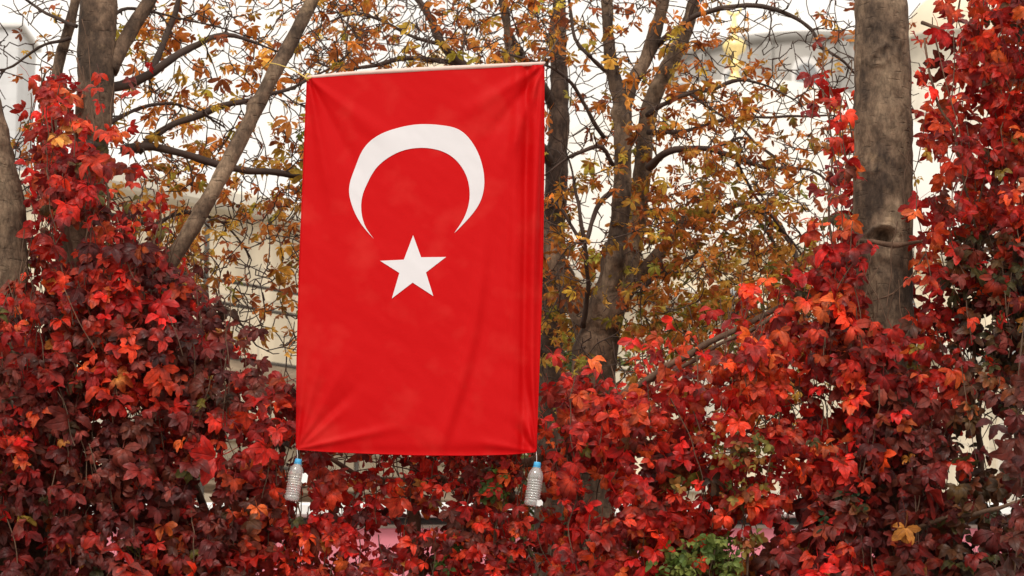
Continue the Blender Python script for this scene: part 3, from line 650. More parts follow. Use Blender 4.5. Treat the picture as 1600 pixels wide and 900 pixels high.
# far-left trunk
fl = empty('chestnut_tree', (W(-40, 900, 12.6)[0], 12.6, 0), 'stout leaning trunk cut off by the left edge of the picture', 'tree', 'chestnut trees')
_, Pf, rf = trunk_obj([(-70, -60, 12.6, 70), (-58, 60, 12.6, 74), (-44, 150, 12.6, 84), (-26, 250, 12.6, 96), (-14, 340, 12.6, 108), (-10, 430, 12.6, 108), (-14, 560, 12.6, 110), (-20, 760, 12.6, 116), (-24, 920, 12.6, 122)], M['bark_pale'], fl, 70, 0.02, 0.012)
g = MB(); P, r = path([(-70, -55, 12.6, 58), (-90, -200, 12.8, 46), (-60, -360, 13.0, 34)], 0.05); g.tube(P, r, 16); g.build('limb', M['bark_pale'], fl)
g = MB(); P, r = path([(-70, -55, 12.6, 44), (-130, -180, 12.6, 36), (-190, -330, 12.4, 24)], 0.05); g.tube(P, r, 16); g.build('limb', M['bark_pale'], fl)

# centre tree, several stems from one base
ct = empty('chestnut_tree', (W(925, 900, 14.6)[0], 14.6, 0), 'multi-stemmed chestnut with orange-brown leaves just right of the flag', 'tree', 'chestnut trees')
_, Pc, rc = trunk_obj([(962, 380, 14.6, 34), (958, 440, 14.6, 50), (945, 490, 14.6, 62), (932, 540, 14.6, 66), (926, 600, 14.6, 68), (924, 760, 14.6, 72), (922, 930, 14.6, 76)], M['bark'], ct, 40, 0.02, 0.012)
Tc = Tree(); Tc.seed(Pc[:20], rc[:20] * 0.3, 4)
for pts in ([(935, 540, 14.6, 34), (950, 470, 14.55, 32), (962, 400, 14.5, 30), (972, 300, 14.5, 30), (973, 230, 14.5, 29), (972, 160, 14.5, 30), (960, 125, 14.5, 24), (952, 80, 14.5, 20), (949, 20, 14.5, 18), (948, -60, 14.5, 15), (955, -200, 14.5, 9)],
            [(974, 175, 14.5, 24), (988, 130, 14.55, 22), (1010, 90, 14.6, 22), (1025, 45, 14.6, 21), (1038, -5, 14.6, 19), (1050, -120, 14.6, 13)],
            [(936, 530, 14.62, 40), (972, 450, 14.64, 32), (990, 380, 14.9, 30), (1003, 270, 14.9, 30), (1008, 210, 14.9, 28), (1018, 160, 14.9, 27), (1040, 112, 14.9, 25), (1066, 62, 14.9, 24), (1082, 10, 14.9, 20), (1095, -90, 14.9, 14)],
            [(928, 560, 14.7, 40), (905, 490, 14.8, 32), (882, 435, 14.9, 31), (860, 385, 15.0, 28), (838, 335, 15.1, 25), (815, 250, 15.1, 20), (800, 120, 15.1, 15), (790, 20, 15.1, 12), (785, -80, 15.1, 8)],
            [(960, 490, 14.7, 26), (990, 440, 14.8, 22), (1035, 390, 14.9, 20), (1073, 343, 15.0, 16), (1100, 330, 15.0, 13), (1130, 327, 15.0, 11), (1160, 318, 15.0, 10), (1197, 340, 15.1, 8), (1240, 387, 15.2, 6), (1250, 430, 15.2, 3)]):
    limb_obj(Tc, pts, ct, M['bark_pale'] if pts[0][0] < 937 and pts[0][2] < 14.65 else M['bark'], 18, amp=0.006, knots=3)
for pts in ([(1008, 85, 14.7, 12), (1053, 50, 14.5, 10), (1093, 23, 14.4, 9), (1133, 12, 14.3, 8.5), (1180, 8, 14.3, 8), (1233, 22, 14.3, 7.5), (1267, 47, 14.3, 7), (1287, 75, 14.3, 6), (1320, 97, 14.3, 5), (1350, 130, 14.4, 3)],
            [(1010, 180, 14.7, 10), (1045, 158, 14.6, 8), (1085, 145, 14.6, 8), (1115, 138, 14.6, 7), (1157, 126, 14.6, 6), (1190, 132, 14.6, 4), (1240, 155, 14.6, 2.5)],
            [(1015, 262, 14.7, 13), (1030, 245, 14.6, 12), (1055, 234, 14.5, 11), (1107, 232, 14.5, 10), (1150, 245, 14.5, 9), (1203, 262, 14.5, 7), (1267, 267, 14.5, 5), (1300, 290, 14.5, 3)],
            [(1107, 232, 14.5, 7), (1140, 222, 14.5, 5), (1165, 215, 14.6, 4), (1200, 235, 14.6, 3), (1230, 260, 14.6, 2)],
            [(1012, 205, 14.8, 9), (1060, 205, 14.7, 7), (1110, 193, 14.7, 6), (1167, 184, 14.7, 5), (1267, 181, 14.7, 4), (1330, 182, 14.7, 2.5)],
            [(1075, 145, 14.6, 6), (1110, 170, 14.6, 5), (1150, 195, 14.6, 4.5), (1185, 225, 14.6, 4), (1215, 250, 14.6, 3)],
            [(1160, 318, 15.0, 8), (1190, 350, 14.9, 7), (1215, 390, 14.9, 6), (1235, 430, 14.9, 5), (1245, 480, 14.9, 3)],
            [(1000, 330, 14.8, 9), (1040, 328, 14.7, 7), (1080, 335, 14.6, 5), (1120, 350, 14.6, 4), (1160, 385, 14.6, 3)],
            [(1085, 400, 14.9, 6), (1040, 420, 14.8, 7), (1000, 450, 14.8, 9)],
            [(958, 260, 14.4, 7), (940, 230, 14.3, 7), (905, 238, 14.2, 6), (880, 252, 14.2, 4), (850, 275, 14.2, 3)],
            [(955, 300, 14.4, 9), (935, 320, 14.3, 8), (915, 378, 14.2, 8), (898, 360, 14.2, 6), (880, 330, 14.2, 5), (860, 310, 14.2, 4)],
            [(945, 215, 14.4, 8), (922, 180, 14.3, 7), (900, 140, 14.2, 6), (870, 110, 14.1, 5), (830, 95, 14.0, 4), (780, 80, 14.0, 3)],
            [(944, 110, 14.3, 7), (918, 85, 14.2, 6), (900, 60, 14.2, 6), (892, 20, 14.2, 5), (885, -30, 14.2, 4)],
            [(1070, 50, 14.8, 7), (1095, -20, 14.7, 5)], [(912, 510, 14.5, 9), (918, 430, 14.3, 7), (912, 370, 14.2, 7), (900, 300, 14.2, 5), (890, 250, 14.2, 3)],
            [(1247, 410, 15.0, 6), (1230, 370, 15.1, 6), (1210, 340, 15.1, 6), (1170, 318, 15.0, 7)],
            [(1150, 250, 14.5, 6), (1175, 300, 14.6, 5), (1215, 350, 14.7, 4), (1255, 400, 14.7, 3)]):
    Tc.limb(pts)
dcn = lambda px, py: rng.uniform(13.7, 15.9, len(px))
Tc.grow(targets(1050, 845, 1440, -40, 700, dcn, TW, 0.8), maxlen=1.5)
Tc.grow(targets(1000, 840, 1420, -20, 680, dcn, CH, 1.1), maxlen=0.9)
Tc.mb.build('branches', M['twig'], ct)

# second trunk, by the right edge of the flag, spreading behind the flag
st = empty('chestnut_tree', (W(868, 900, 16.0)[0], 16.0, 0), 'straight darker trunk half hidden behind the right edge of the flag', 'tree', 'chestnut trees')
_, Ps, rs = trunk_obj([(872, -260, 16, 16), (872, -60, 16, 20), (873, 0, 16, 22), (872, 80, 16, 28), (874, 160, 16, 32), (870, 260, 16, 36), (866, 360, 16, 38), (862, 480, 16, 40), (858, 620, 16, 42), (856, 760, 16, 44), (855, 930, 16, 46)], M['bark_dark'], st, 36, 0.025, 0.012)
Ts = Tree(); Ts.seed(Ps[:170], rs[:170] * 0.4, 4)
for pts in ([(868, 170, 16, 18), (830, 110, 15.8, 16), (800, 60, 15.6, 13), (785, 10, 15.6, 10), (775, -60, 15.6, 7)],
            [(865, 260, 16, 20), (790, 160, 15.4, 16), (720, 100, 15.2, 16), (690, 70, 15.1, 14), (672, 30, 15.1, 12), (640, -20, 15.1, 9), (600, -80, 15.1, 6)],
            [(720, 100, 15.2, 10), (650, 90, 15.1, 8), (590, 100, 15, 7), (530, 108, 15, 5), (480, 92, 15, 3)],
            [(690, 70, 15.1, 8), (640, 55, 15.1, 6), (590, 30, 15.1, 5), (540, 25, 15, 4), (480, 50, 14.9, 3)],
            [(790, 160, 15.4, 9), (700, 200, 15.3, 8), (600, 230, 15.2, 6), (500, 220, 15.1, 4)],
            [(862, 420, 16, 14), (780, 360, 15.5, 11), (680, 340, 15.2, 9), (560, 360, 15.1, 6), (480, 330, 15, 4)],
            [(860, 560, 16, 12), (790, 520, 15.5, 9), (690, 500, 15.2, 7), (580, 520, 15.1, 5), (480, 480, 15, 3)]):
    Ts.limb(pts)
ds = lambda px, py: rng.uniform(13.6, 16.4, len(px))
Ts.grow(targets(650, 470, 880, -40, 110, ds, TW, 0.8), maxlen=1.6)
Ts.grow(targets(320, 440, 880, 60, 560, ds, CH, 0.8), maxlen=1.3)
Ts.mb.build('branches', M['twig'], st)
nl_ = crown(Tl, lt, 'crown', 0.8, 0.9); nc_ = crown(Tc, ct, 'crown', 1.0, 0.8); ns_ = crown(Ts, st, 'crown', 0.7, 1.0)
print('chestnut leaves', nl_, nc_, ns_)

# dark green bush seen below the fork, beyond the trees
bs = empty('evergreen_bush', (W(885, 900, 18.5)[0], 18.5, 0), 'dark green bush behind the tree bases right of the flag', 'bush')
mb = MB(); n = 1500; P = WA(rng.normal(size=n) * 38 + 880, rng.uniform(505, 960, n) + np.abs(rng.normal(size=n)) * 20, 18.5 + rng.normal(size=n) * 0.35)
add_leaves(mb, 'green', P, 0.075 * np.exp(rng.normal(size=n) * 0.2), rng.uniform(-3, 3, n), rng.normal(size=n) * 0.7, rng.normal(size=n), np.array([SR(55, 70, 30), SR(75, 90, 38), SR(90, 100, 45)])[rng.integers(0, 3, n)])
mb.build('foliage', M['green'], bs, attrs=True)
for k in range(9):
    a = W(885, 1180, 18.5); b = W(850 + k * 8, 540 + 12 * (k % 3), 18.5 + rng.normal() * 0.2); a[2] = 0; a[0] += (k - 4) * 0.04
    Q = spline(np.array([a, (a + b) / 2 + rng.normal(size=3) * 0.1, b]), 0.1); g = MB(); g.tube(Q, np.linspace(0.02, 0.005, len(Q)), 6); g.build('stem', M['twig'], bs)

# ------------------------------------------------------------------ creeper
DEN = ["00000000000000000000000000001489",
       "05211000000000000000000003204789",
       "18643000000000000000000004305789",
       "27841000000000000000000003305689",
       "28864000000000000000000004505689",
       "18875100000000000000000002503699",
       "07876200000000000000000001515899",
       "16777510000000000000000014746999",
       "38899840000000000000001358967999",
       "89999983000000000000013679988998",
       "99999996100000000001358999999988",
       "99999998422222222547899999999968",
       "99999999865555566999997899999967",
       "99999999997777777999995589999956",
       "99999969997557777999995589999957",
       "99999969998877788779996699999966",
       "99999999999756888779997469999867",
       "65789999999967888889997779988888"]
DEN = np.array([[int(c) for c in r_] for r_ in DEN], float)
TON = ["8655555555555577",
       "8655555555557767",
       "7555555555556767",
       "6445555555558855",
       "4423555555598753",
       "2432355588888651",
       "2434755587778431",
       "2234654566667321",
       "1134553575642221"]
TON = np.array([[int(c) for c in r_] for r_ in TON], float)
MAR = np.array([SR(104, 30, 26), SR(84, 26, 24), SR(126, 34, 28), SR(104, 46, 34), SR(128, 56, 46), SR(88, 42, 28)])
RED = np.array([SR(176, 26, 22), SR(148, 24, 22), SR(194, 40, 26), SR(128, 26, 24), SR(182, 34, 22), SR(200, 60, 32)])
ORA = np.array([SR(208, 72, 28), SR(214, 100, 42), SR(190, 76, 30), SR(212, 54, 26)])
YEL = np.array([SR(215, 150, 70), SR(180, 120, 50), SR(150, 125, 50), SR(110, 105, 45)])
BRG = np.array([SR(80, 60, 32), SR(70, 66, 34), SR(92, 58, 34), SR(62, 44, 30)])
def pickcols(px, py, P):
    n = len(px); t = samp(TON, np.clip(px, 0, 1599), np.clip(py, 0, 899), 100) / 9
    cl = wob(P, 1.1) * 0.36 + wob(P + 20, 3.0) * 0.24
    v = t + 0.04 + cl + rng.normal(size=n) * 0.14
    out = MAR[rng.integers(0, 6, n)].copy()
    r = v > 0.43; out[r] = RED[rng.integers(0, 6, n)][r]
    o = v > 1.08 ; out[o] = ORA[rng.integers(0, 4, n)][o]
    u = rng.random(n)
    o = (u < 0.08 * (t > 0.35)); out[o] = ORA[rng.integers(0, 4, n)][o]
    o = (u > 0.98); out[o] = YEL[rng.integers(0, 4, n)][o]
    dk = (px > 1480) & (py > 360) & (rng.random(n) < 0.55); out[dk] = BRG[rng.integers(0, 4, n)][dk]
    o = (u > 0.9) & (u < 0.92); out[o] = BRG[rng.integers(0, 4, n)][o]
    out *= np.exp(rng.normal(size=(n, 1)) * 0.28) * np.array((1.06, 1.0, 0.98))
    tip = out * np.array((0.75, 0.6, 0.7)); k = (rng.random(n) < 0.28) & (v > 0.3)
    tip[k] = ORA[rng.integers(0, 4, n)][k] * 0.8; k = (rng.random(n) < 0.25) & (v > 0.4); tip[k] = MAR[rng.integers(0, 6, n)][k]
    return out, tip

cre = []
CR = [('creeper hanging as a dark red and maroon mass over the left trunk', -60, 235, 45, 830),
      ('maroon and red creeper curtain between the left tree and the flag', 235, 480, 330, 830),
      ('creeper band under the flag, behind the two hanging bottles', 480, 850, 640, 860),
      ('brightest scarlet and orange creeper slope between the flag and the right trunk', 850, 1265, 930, 900),
      ('creeper wrapped round the hollow right trunk, maroon lower down', 1265, 1445, 1400, 900),
      ('tall creeper curtain filling the right edge of the picture', 1445, 1660, 1560, 900)]
for lab, x0, x1, bx, by in CR:
    b = W(bx, by, 12.6)
    e = empty('creeper_vine', (b[0], 12.6, 0), lab, 'climbing plant', 'red creepers'); cre.append([e, x0, x1, MB(), MB()])
def depth_at(px, layer):
    n = len(px); d = np.where(layer == 0, rng.uniform(11.95, 12.4, n), rng.uniform(12.35, 13.0, n))
    under = (px > 440) & (px < 865); d = np.where(under, np.maximum(d, 12.16) + 0.02, d)
    ontr = (px > 1320) & (px < 1440); d = np.where(ontr, np.where(layer == 0, rng.uniform(11.9, 12.22, n), rng.uniform(12.75, 13.1, n)), d)
    farl = (px < 60); d = np.where(farl, np.where(layer == 0, rng.uniform(11.9, 12.3, n), d), d)
    return d
HOLES = [(608, 838, 24, 18), (690, 815, 14, 8), (1040, 760, 14, 12), (935, 760, 16, 14), (1060, 640, 12, 12), (1000, 720, 10, 12), (400, 770, 12, 10), (410, 640, 14, 10), (360, 700, 10, 10), (1250, 700, 10, 16), (1480, 745, 12, 16), (1165, 835, 34, 30), (545, 722, 40, 10), (322, 745, 15, 14), (318, 778, 18, 8), (185, 828, 12, 10), (870, 665, 10, 22), (1105, 640, 12, 16), (1190, 700, 22, 18), (1130, 700, 18, 14),
         (1515, 828, 26, 12), (1560, 700, 14, 40), (1450, 262, 12, 14), (1520, 165, 8, 14), (1450, 290, 10, 14), (1545, 175, 8, 10), (1535, 495, 12, 12), (1580, 790, 26, 8), (1180, 805, 40, 7), (945, 792, 30, 6), (660, 806, 40, 8), (1435, 160, 6, 20),
         (1590, 310, 8, 8), (1555, 650, 12, 16), (1545, 640, 10, 20), (1240, 610, 10, 30), (700, 775, 16, 10), (1300, 620, 8, 24), (860, 780, 12, 7), (1590, 60, 6, 10), (55, 840, 16, 50), (150, 660, 8, 26), (115, 390, 16, 26), (118, 360, 18, 20)]
# hanging strands: a thin stem every so often, leaves alternating down it
tot = 0
NST = 2750
sx_ = rng.uniform(-60, 1660, NST * 3); sy_ = rng.uniform(-60, 990, NST * 3)
den = samp(DEN, np.clip(sx_, 0, 1599), np.clip(sy_, 0, 899), 50) / 9
keep = rng.random(len(sx_)) < den * (1.0 if True else 0)
sx_, sy_ = sx_[keep][:NST], sy_[keep][:NST]
lay = (rng.random(len(sx_)) < np.where((sx_ > 330) & (sx_ < 1280), 0.30, 0.42)).astype(int); dep = depth_at(sx_, lay)
LP = [[] for _ in cre]
for i in range(len(sx_)):
    k = [q for q in range(len(cre)) if cre[q][1] <= sx_[i] + rng.normal() * 12 < cre[q][2]]
    k = k[0] if k else (0 if sx_[i] < 0 else 5)
    p = W(sx_[i], sy_[i], dep[i]); n = rng.integers(3, 11); stp = 0.055
    drift = rng.normal() * 0.25; pts = [p]
    for j in range(n):
        drift = drift * 0.8 + rng.normal() * 0.15
        p = p + np.array((drift * stp, rng.normal() * 0.006, -stp)); pts.append(p)
    pts = np.array(pts); px, py = PX(pts)
    if rng.random() < 0.6:
        a = samp(DEN, np.clip(px, 0, 1599), np.clip(py, 0, 899), 50)
        hid = any((((px - hx) / (hw + 4)) ** 2 + ((py - hy) / (hh + 4)) ** 2).min() < 1 for hx, hy, hw, hh in HOLES) and rng.random() < 0.85
        if a.min() > 2 and not hid: cre[k][4].tube(pts, 0.0028, 4, cap=False)
    off = rng.normal(size=(len(pts), 3)) * np.array((0.045, 0.03, 0.03)); off[:, 1] = -np.abs(off[:, 1])
    LP[k].append(pts + off)
for k in range(len(cre)):
    P = np.vstack(LP[k]); px, py = PX(P)
    a = samp(DEN, np.clip(px, 0, 1599), np.clip(py, 0, 899), 50) / 9
    cl = 0.5 + 0.5 * wob(P * np.array((1.3, 0.4, 0.8)), 2.4)
    a = a * np.where((px > 850) & (px < 1260), 0.8, np.where((px > 330) & (px <= 850), 0.86, 0.97))
    ok = rng.random(len(P)) < np.clip(a * (0.25 - 0.1 * ((px < 480) & (py < 420)) + 1.05 * cl), 0, 1)
    ok &= ~((px > 456) & (px < 852) & (py < 700) & (P[:, 1] < 12.2))
    ok &= ~((px > 1338) & (px < 1422) & (py < 352) & (P[:, 1] < 12.6))
    ok &= ~((px > 1345) & (px < 1420) & (py < 500) & (P[:, 1] < 12.6) & (rng.random(len(P)) < 0.9))
    ok &= ~((px > -20) & (px < 36) & (py < 440) & (P[:, 1] < 12.6))
    ok &= ~((px > 125) & (px < 176) & (py < 175) & (rng.random(len(P)) < 0.75))
    ok &= ~((px > 255) & (py < 405) & (px < 480))
    for bx_, by_ in ((462, 748), (836, 756)): ok &= ~((np.abs(px - bx_) < 26) & (np.abs(py - by_) < 56) & (P[:, 1] < 12.42))
    lt_, ls_ = (px - 990) / 250, (py - (605 - 0.52 * (px - 990)))
    ok &= ~((lt_ > 0) & (lt_ < 1) & (np.abs(ls_) < 22) & (P[:, 1] < 12.5) & (rng.random(len(P)) < 0.5))
    for hx, hy, hw, hh in HOLES: ok &= ~((((px - hx) / (hw + 6)) ** 2 + ((py - hy) / (hh + 6)) ** 2 < 1) & (rng.random(len(P)) < 0.93))
    P, px, py = P[ok], px[ok], py[ok]; n = len(P); tot += n
    cols, tip = pickcols(px, py, P)
    sz = 0.0765 * np.exp(rng.normal(size=n) * 0.22) * np.where((py > 780) & (px > 1180), 1.22, 1.0) * np.where((px > 450) & (px < 860), 0.88, 1.0)
    add_leaves(cre[k][3], 'creeper', P, sz, rng.normal(size=n) * 0.65, R_(-12) + rng.normal(size=n) * 0.42, rng.normal(size=n) * 0.5, cols, 0.14, tip)
# big dark leaves hanging nearer at the lower right edge
n = 46; px = rng.uniform(1535, 1640, n); py = rng.uniform(540, 920, n); keep = (px + (py < 660) * -40 > 1548); px, py = px[keep], py[keep]; n = len(px)
P = WA(px, py, rng.uniform(11.2, 11.6, n)); cols = MAR[rng.integers(0, 6, n)] * 0.75
add_leaves(cre[5][3], 'creeper', P, 0.105 * np.exp(rng.normal(size=n) * 0.15), rng.normal(size=n) * 0.6, R_(-12) + rng.normal(size=n) * 0.4, rng.normal(size=n) * 0.4, cols, 0.12)
cre[5][4].tube(path([(1600, 500, 11.4, 3), (1590, 620, 11.4, 3), (1596, 760, 11.4, 3), (1585, 900, 11.5, 3)])[0], 0.004, 5)
print('creeper leaves', tot)
# woody stems
def vine(k, pts, mb=None, sides=9):
    P, r = path(pts, 0.03); P = P + np.stack([wob(P, 3), wob(P + 5, 3), wob(P + 9, 3)], 1) * 0.006
    g = MB(); g.tube(P, r, sides, disp=lambda P_, D, rr: rr * 0.25 * wob(P_[:, None, :] + D * rr[:, :, None], 9)); g.build('stem', M['vine'], cre[k][0])
def G0(x, d, wd): # to the ground
    return (x, 1116 + 1.6 / d * FPX * -1 * -1 - 0, d, wd)
gy = lambda d: 1116 + 1.6 / d * FPX * 1.02
vine(3, [(985, 610, 12.3, 9), (1020, 588, 12.3, 10), (1060, 562, 12.3, 11), (1110, 535, 12.3, 10), (1170, 505, 12.32, 9), (1240, 470, 12.35, 9), (1300, 440, 12.4, 8), (1345, 410, 12.42, 9)])
vine(3, [(1000, 600, 12.36, 7), (1060, 578, 12.26, 7), (1120, 540, 12.22, 6), (1180, 512, 12.26, 6), (1235, 478, 12.3, 5), (1300, 448, 12.35, 5)])
vine(3, [(985, 610, 12.3, 12), (930, 640, 12.4, 13), (890, 700, 12.5, 16), (905, 800, 12.6, 18), (900, 950, 12.6, 20), (905, gy(12.6), 12.6, 24)])
vine(2, [(905, 800, 12.6, 13), (880, 712, 12.45, 13), (830, 722, 12.4, 15), (790, 728, 12.4, 14), (740, 745, 12.45, 13), (700, 758, 12.5, 12), (640, 752, 12.5, 9), (560, 742, 12.5, 8), (480, 690, 12.5, 6)])
vine(2, [(645, 770, 12.5, 20), (650, 850, 12.5, 20), (648, 950, 12.55, 22), (645, gy(12.6), 12.6, 26)])
vine(2, [(645, 775, 12.5, 16), (660, 757, 12.45, 14), (690, 748, 12.4, 12), (705, 760, 12.4, 7), (720, 775, 12.35, 3)])
vine(4, [(1335, 376, 12.31, 7), (1362, 378, 12.29, 7), (1395, 383, 12.28, 9), (1425, 380, 12.3, 7), (1450, 376, 12.36, 5), (1470, 384, 12.4, 3)])
vine(4, [(1358, 378, 12.29, 4), (1362, 400, 12.27, 3), (1352, 440, 12.27, 2.5), (1365, 480, 12.27, 2.5), (1370, 540, 12.28, 3), (1372, 570, 12.3, 2)])
vine(4, [(1446, 396, 12.3, 3), (1425, 430, 12.26, 3.5), (1395, 458, 12.26, 3), (1350, 475, 12.28, 2.5)])
vine(4, [(1330, 560, 12.4, 9), (1338, 640, 12.35, 10), (1350, 760, 12.4, 12), (1355, 900, 12.5, 14), (1360, gy(12.5), 12.5, 18)])
vine(4, [(1290, 60, 12.5, 2), (1284, 130, 12.4, 3), (1300, 220, 12.3, 3), (1296, 330, 12.3, 4), (1310, 450, 12.3, 5), (1330, 570, 12.4, 8)])
vine(5, [(1445, 60, 12.2, 4), (1452, 110, 12.1, 4), (1470, 170, 12.1, 4), (1490, 200, 12.1, 4), (1500, 250, 12.15, 4), (1506, 290, 12.2, 4), (1530, 400, 12.3, 5), (1520, 600, 12.4, 8), (1535, 800, 12.5, 12), (1540, gy(12.5), 12.5, 18)])
vine(5, [(1440, 35, 12.4, 6), (1470, 45, 12.3, 5), (1480, 54, 12.3, 4)])
vine(5, [(1400, 835, 12.1, 6), (1478, 810, 12.0, 7), (1530, 802, 11.9, 7), (1580, 787, 11.8, 6), (1640, 770, 11.8, 5)])
vine(0, [(30, 880, 12.6, 16), (80, 700, 12.5, 12), (120, 540, 12.5, 10), (110, 380, 12.5, 8), (90, 220, 12.5, 5), (85, 110, 12.6, 3)])
vine(0, [(42, gy(12.7), 12.7, 22), (30, 880, 12.6, 16)])
vine(0, [(120, 90, 12.6, 3), (142, 170, 12.6, 3), (150, 230, 12.6, 3), (170, 330, 12.6, 4), (150, 520, 12.5, 5), (110, 600, 12.5, 6)])
vine(1, [(335, gy(12.7), 12.7, 20), (330, 900, 12.6, 14), (300, 740, 12.5, 10), (270, 600, 12.5, 8), (262, 450, 12.5, 5)])
vine(1, [(300, 740, 12.5, 6), (360, 640, 12.4, 5), (430, 640, 12.4, 4), (470, 680, 12.5, 4)])
# tangle of bare shoots beside the flag and by its corners
for k, cx_, cy_, s_, q in ((1, 452, 655, 22, 16), (3, 868, 710, 26, 26), (2, 540, 735, 50, 22), (3, 1150, 660, 60, 26), (4, 1275, 620, 30, 26), (2, 700, 770, 60, 20), (5, 1560, 640, 30, 16)):
    for _ in range(q):
        a = np.array([cx_, cy_]) + rng.normal(size=2) * s_ * np.array((1, 0.7)); d = 12.5 + rng.uniform(0, 0.35); b = a + rng.normal(size=2) * s_ * np.array((0.9, 1.1)); c = (a + b) / 2 + rng.normal(size=2) * s_ * 0.3
        P, r = path([(a[0], a[1], d, 2), (c[0], c[1], d - 0.04, 2), (b[0], b[1], d, 1.4)], 0.04); g = MB(); g.tube(P, r, 4); g.build('shoot', M['vine'], cre[k][0])
# long thin trailing shoots
for k, pts in ((5, [(1462, 60, 12.0, 2), (1478, 130, 11.95, 2), (1500, 210, 11.95, 2), (1505, 280, 12, 2)]), (5, [(1502, 570, 12, 1.6), (1512, 640, 12, 1.6), (1520, 690, 12, 1.6), (1528, 730, 12, 1.6)]), (0, [(128, 30, 12.5, 1.5), (138, 75, 12.5, 1.5), (143, 150, 12.5, 1.5), (148, 185, 12.5, 1.5)]),
               (0, [(100, 450, 11.9, 1.5), (122, 500, 11.9, 1.5), (150, 548, 11.9, 1.5)]), (1, [(262, 490, 11.9, 1.5), (275, 520, 11.9, 1.5), (286, 556, 11.9, 1.5)]), (4, [(1340, 520, 12.0, 1.5), (1370, 560, 11.98, 1.5), (1400, 600, 12, 1.5)]), (2, [(500, 800, 12.2, 1.5), (508, 850, 12.2, 1.5), (505, 900, 12.2, 1.5)])):
    P, r = path(pts, 0.03); g = MB(); g.tube(P, r * 0.9, 5); g.build('shoot', M['vine'], cre[k][0])
for e, x0, x1, mb, sb in cre:
    mb.build('foliage', M['creeper'], e, attrs=True); tag(sb.build('tendrils', M['vine'], e), kind='stuff')

# green-leaved plants growing through the creeper
for (lab, blobs, n, cset) in (
        ('light green leafy shrub at the bottom edge right of the flag', [(1085, 872, 45, 26), (1050, 885, 30, 18), (1120, 850, 30, 16), (1140, 880, 20, 20)], 230, [SR(105, 120, 55), SR(85, 105, 45), SR(125, 135, 65)]),
        ('small sprig of green leaves low under the middle of the flag', [(702, 862, 16, 12), (690, 880, 12, 10), (770, 765, 22, 20), (780, 740, 18, 10)], 90, [SR(95, 120, 50), SR(75, 95, 42)]),
        ('olive green vine with thin leaves in the gap of the scarlet creeper', [(1160, 705, 44, 26), (1160, 770, 34, 18), (1055, 755, 20, 12), (1170, 845, 20, 16)], 190, [SR(140, 120, 55), SR(120, 112, 52), SR(165, 115, 55), SR(100, 100, 45), SR(150, 80, 45)]),
        ('dark green ivy tuft beside the lower right trunk', [(1328, 770, 14, 20), (1340, 790, 12, 14), (1290, 810, 10, 16), (1322, 745, 12, 10)], 90, [SR(40, 62, 40), SR(50, 72, 45), SR(35, 52, 34)])):
    cx_ = np.mean([b_[0] for b_ in blobs]); b0 = W(cx_, 880, 12.05)
    e = empty('green_climber', (b0[0], 12.2, 0), lab, 'green plant'); mb = MB(); sb = MB()
    per = np.array([b_[2] * b_[3] for b_ in blobs], float); per = (per / per.sum() * n).astype(int)
    for (x, y, sx3, sy3), q in zip(blobs, per):
        if q < 3: q = 3
        P = WA(x + np.clip(rng.normal(size=q), -1.6, 1.6) * sx3 * 0.6, y + np.clip(rng.normal(size=q), -1.6, 1.6) * sy3 * 0.6, rng.uniform(11.9, 12.25, q) + 0.22 * (x < 860))
        add_leaves(mb, 'green', P, 0.042 * np.exp(rng.normal(size=q) * 0.2), rng.normal(size=q) * 0.8, R_(-15) + rng.normal(size=q) * 0.6, rng.normal(size=q) * 0.8, np.array(cset)[rng.integers(0, len(cset), q)])
        a = W(cx_, 900, 12.3); a[2] = 0
        c = P.mean(0); m_ = (a + c) / 2 + np.array((rng.normal() * 0.1, 0.1, 0)); Q = spline(np.array([a, m_, c]), 0.1); sb.tube(Q, 0.005, 5)
        for t in P[::4]:
            Q = spline(np.array([c, (c + t) / 2 + rng.normal(size=3) * 0.02, t]), 0.05); sb.tube(Q, 0.0022, 4, cap=False)
    mb.build('foliage', M['green'], e, attrs=True); sb.build('stem', M['vine'], e)

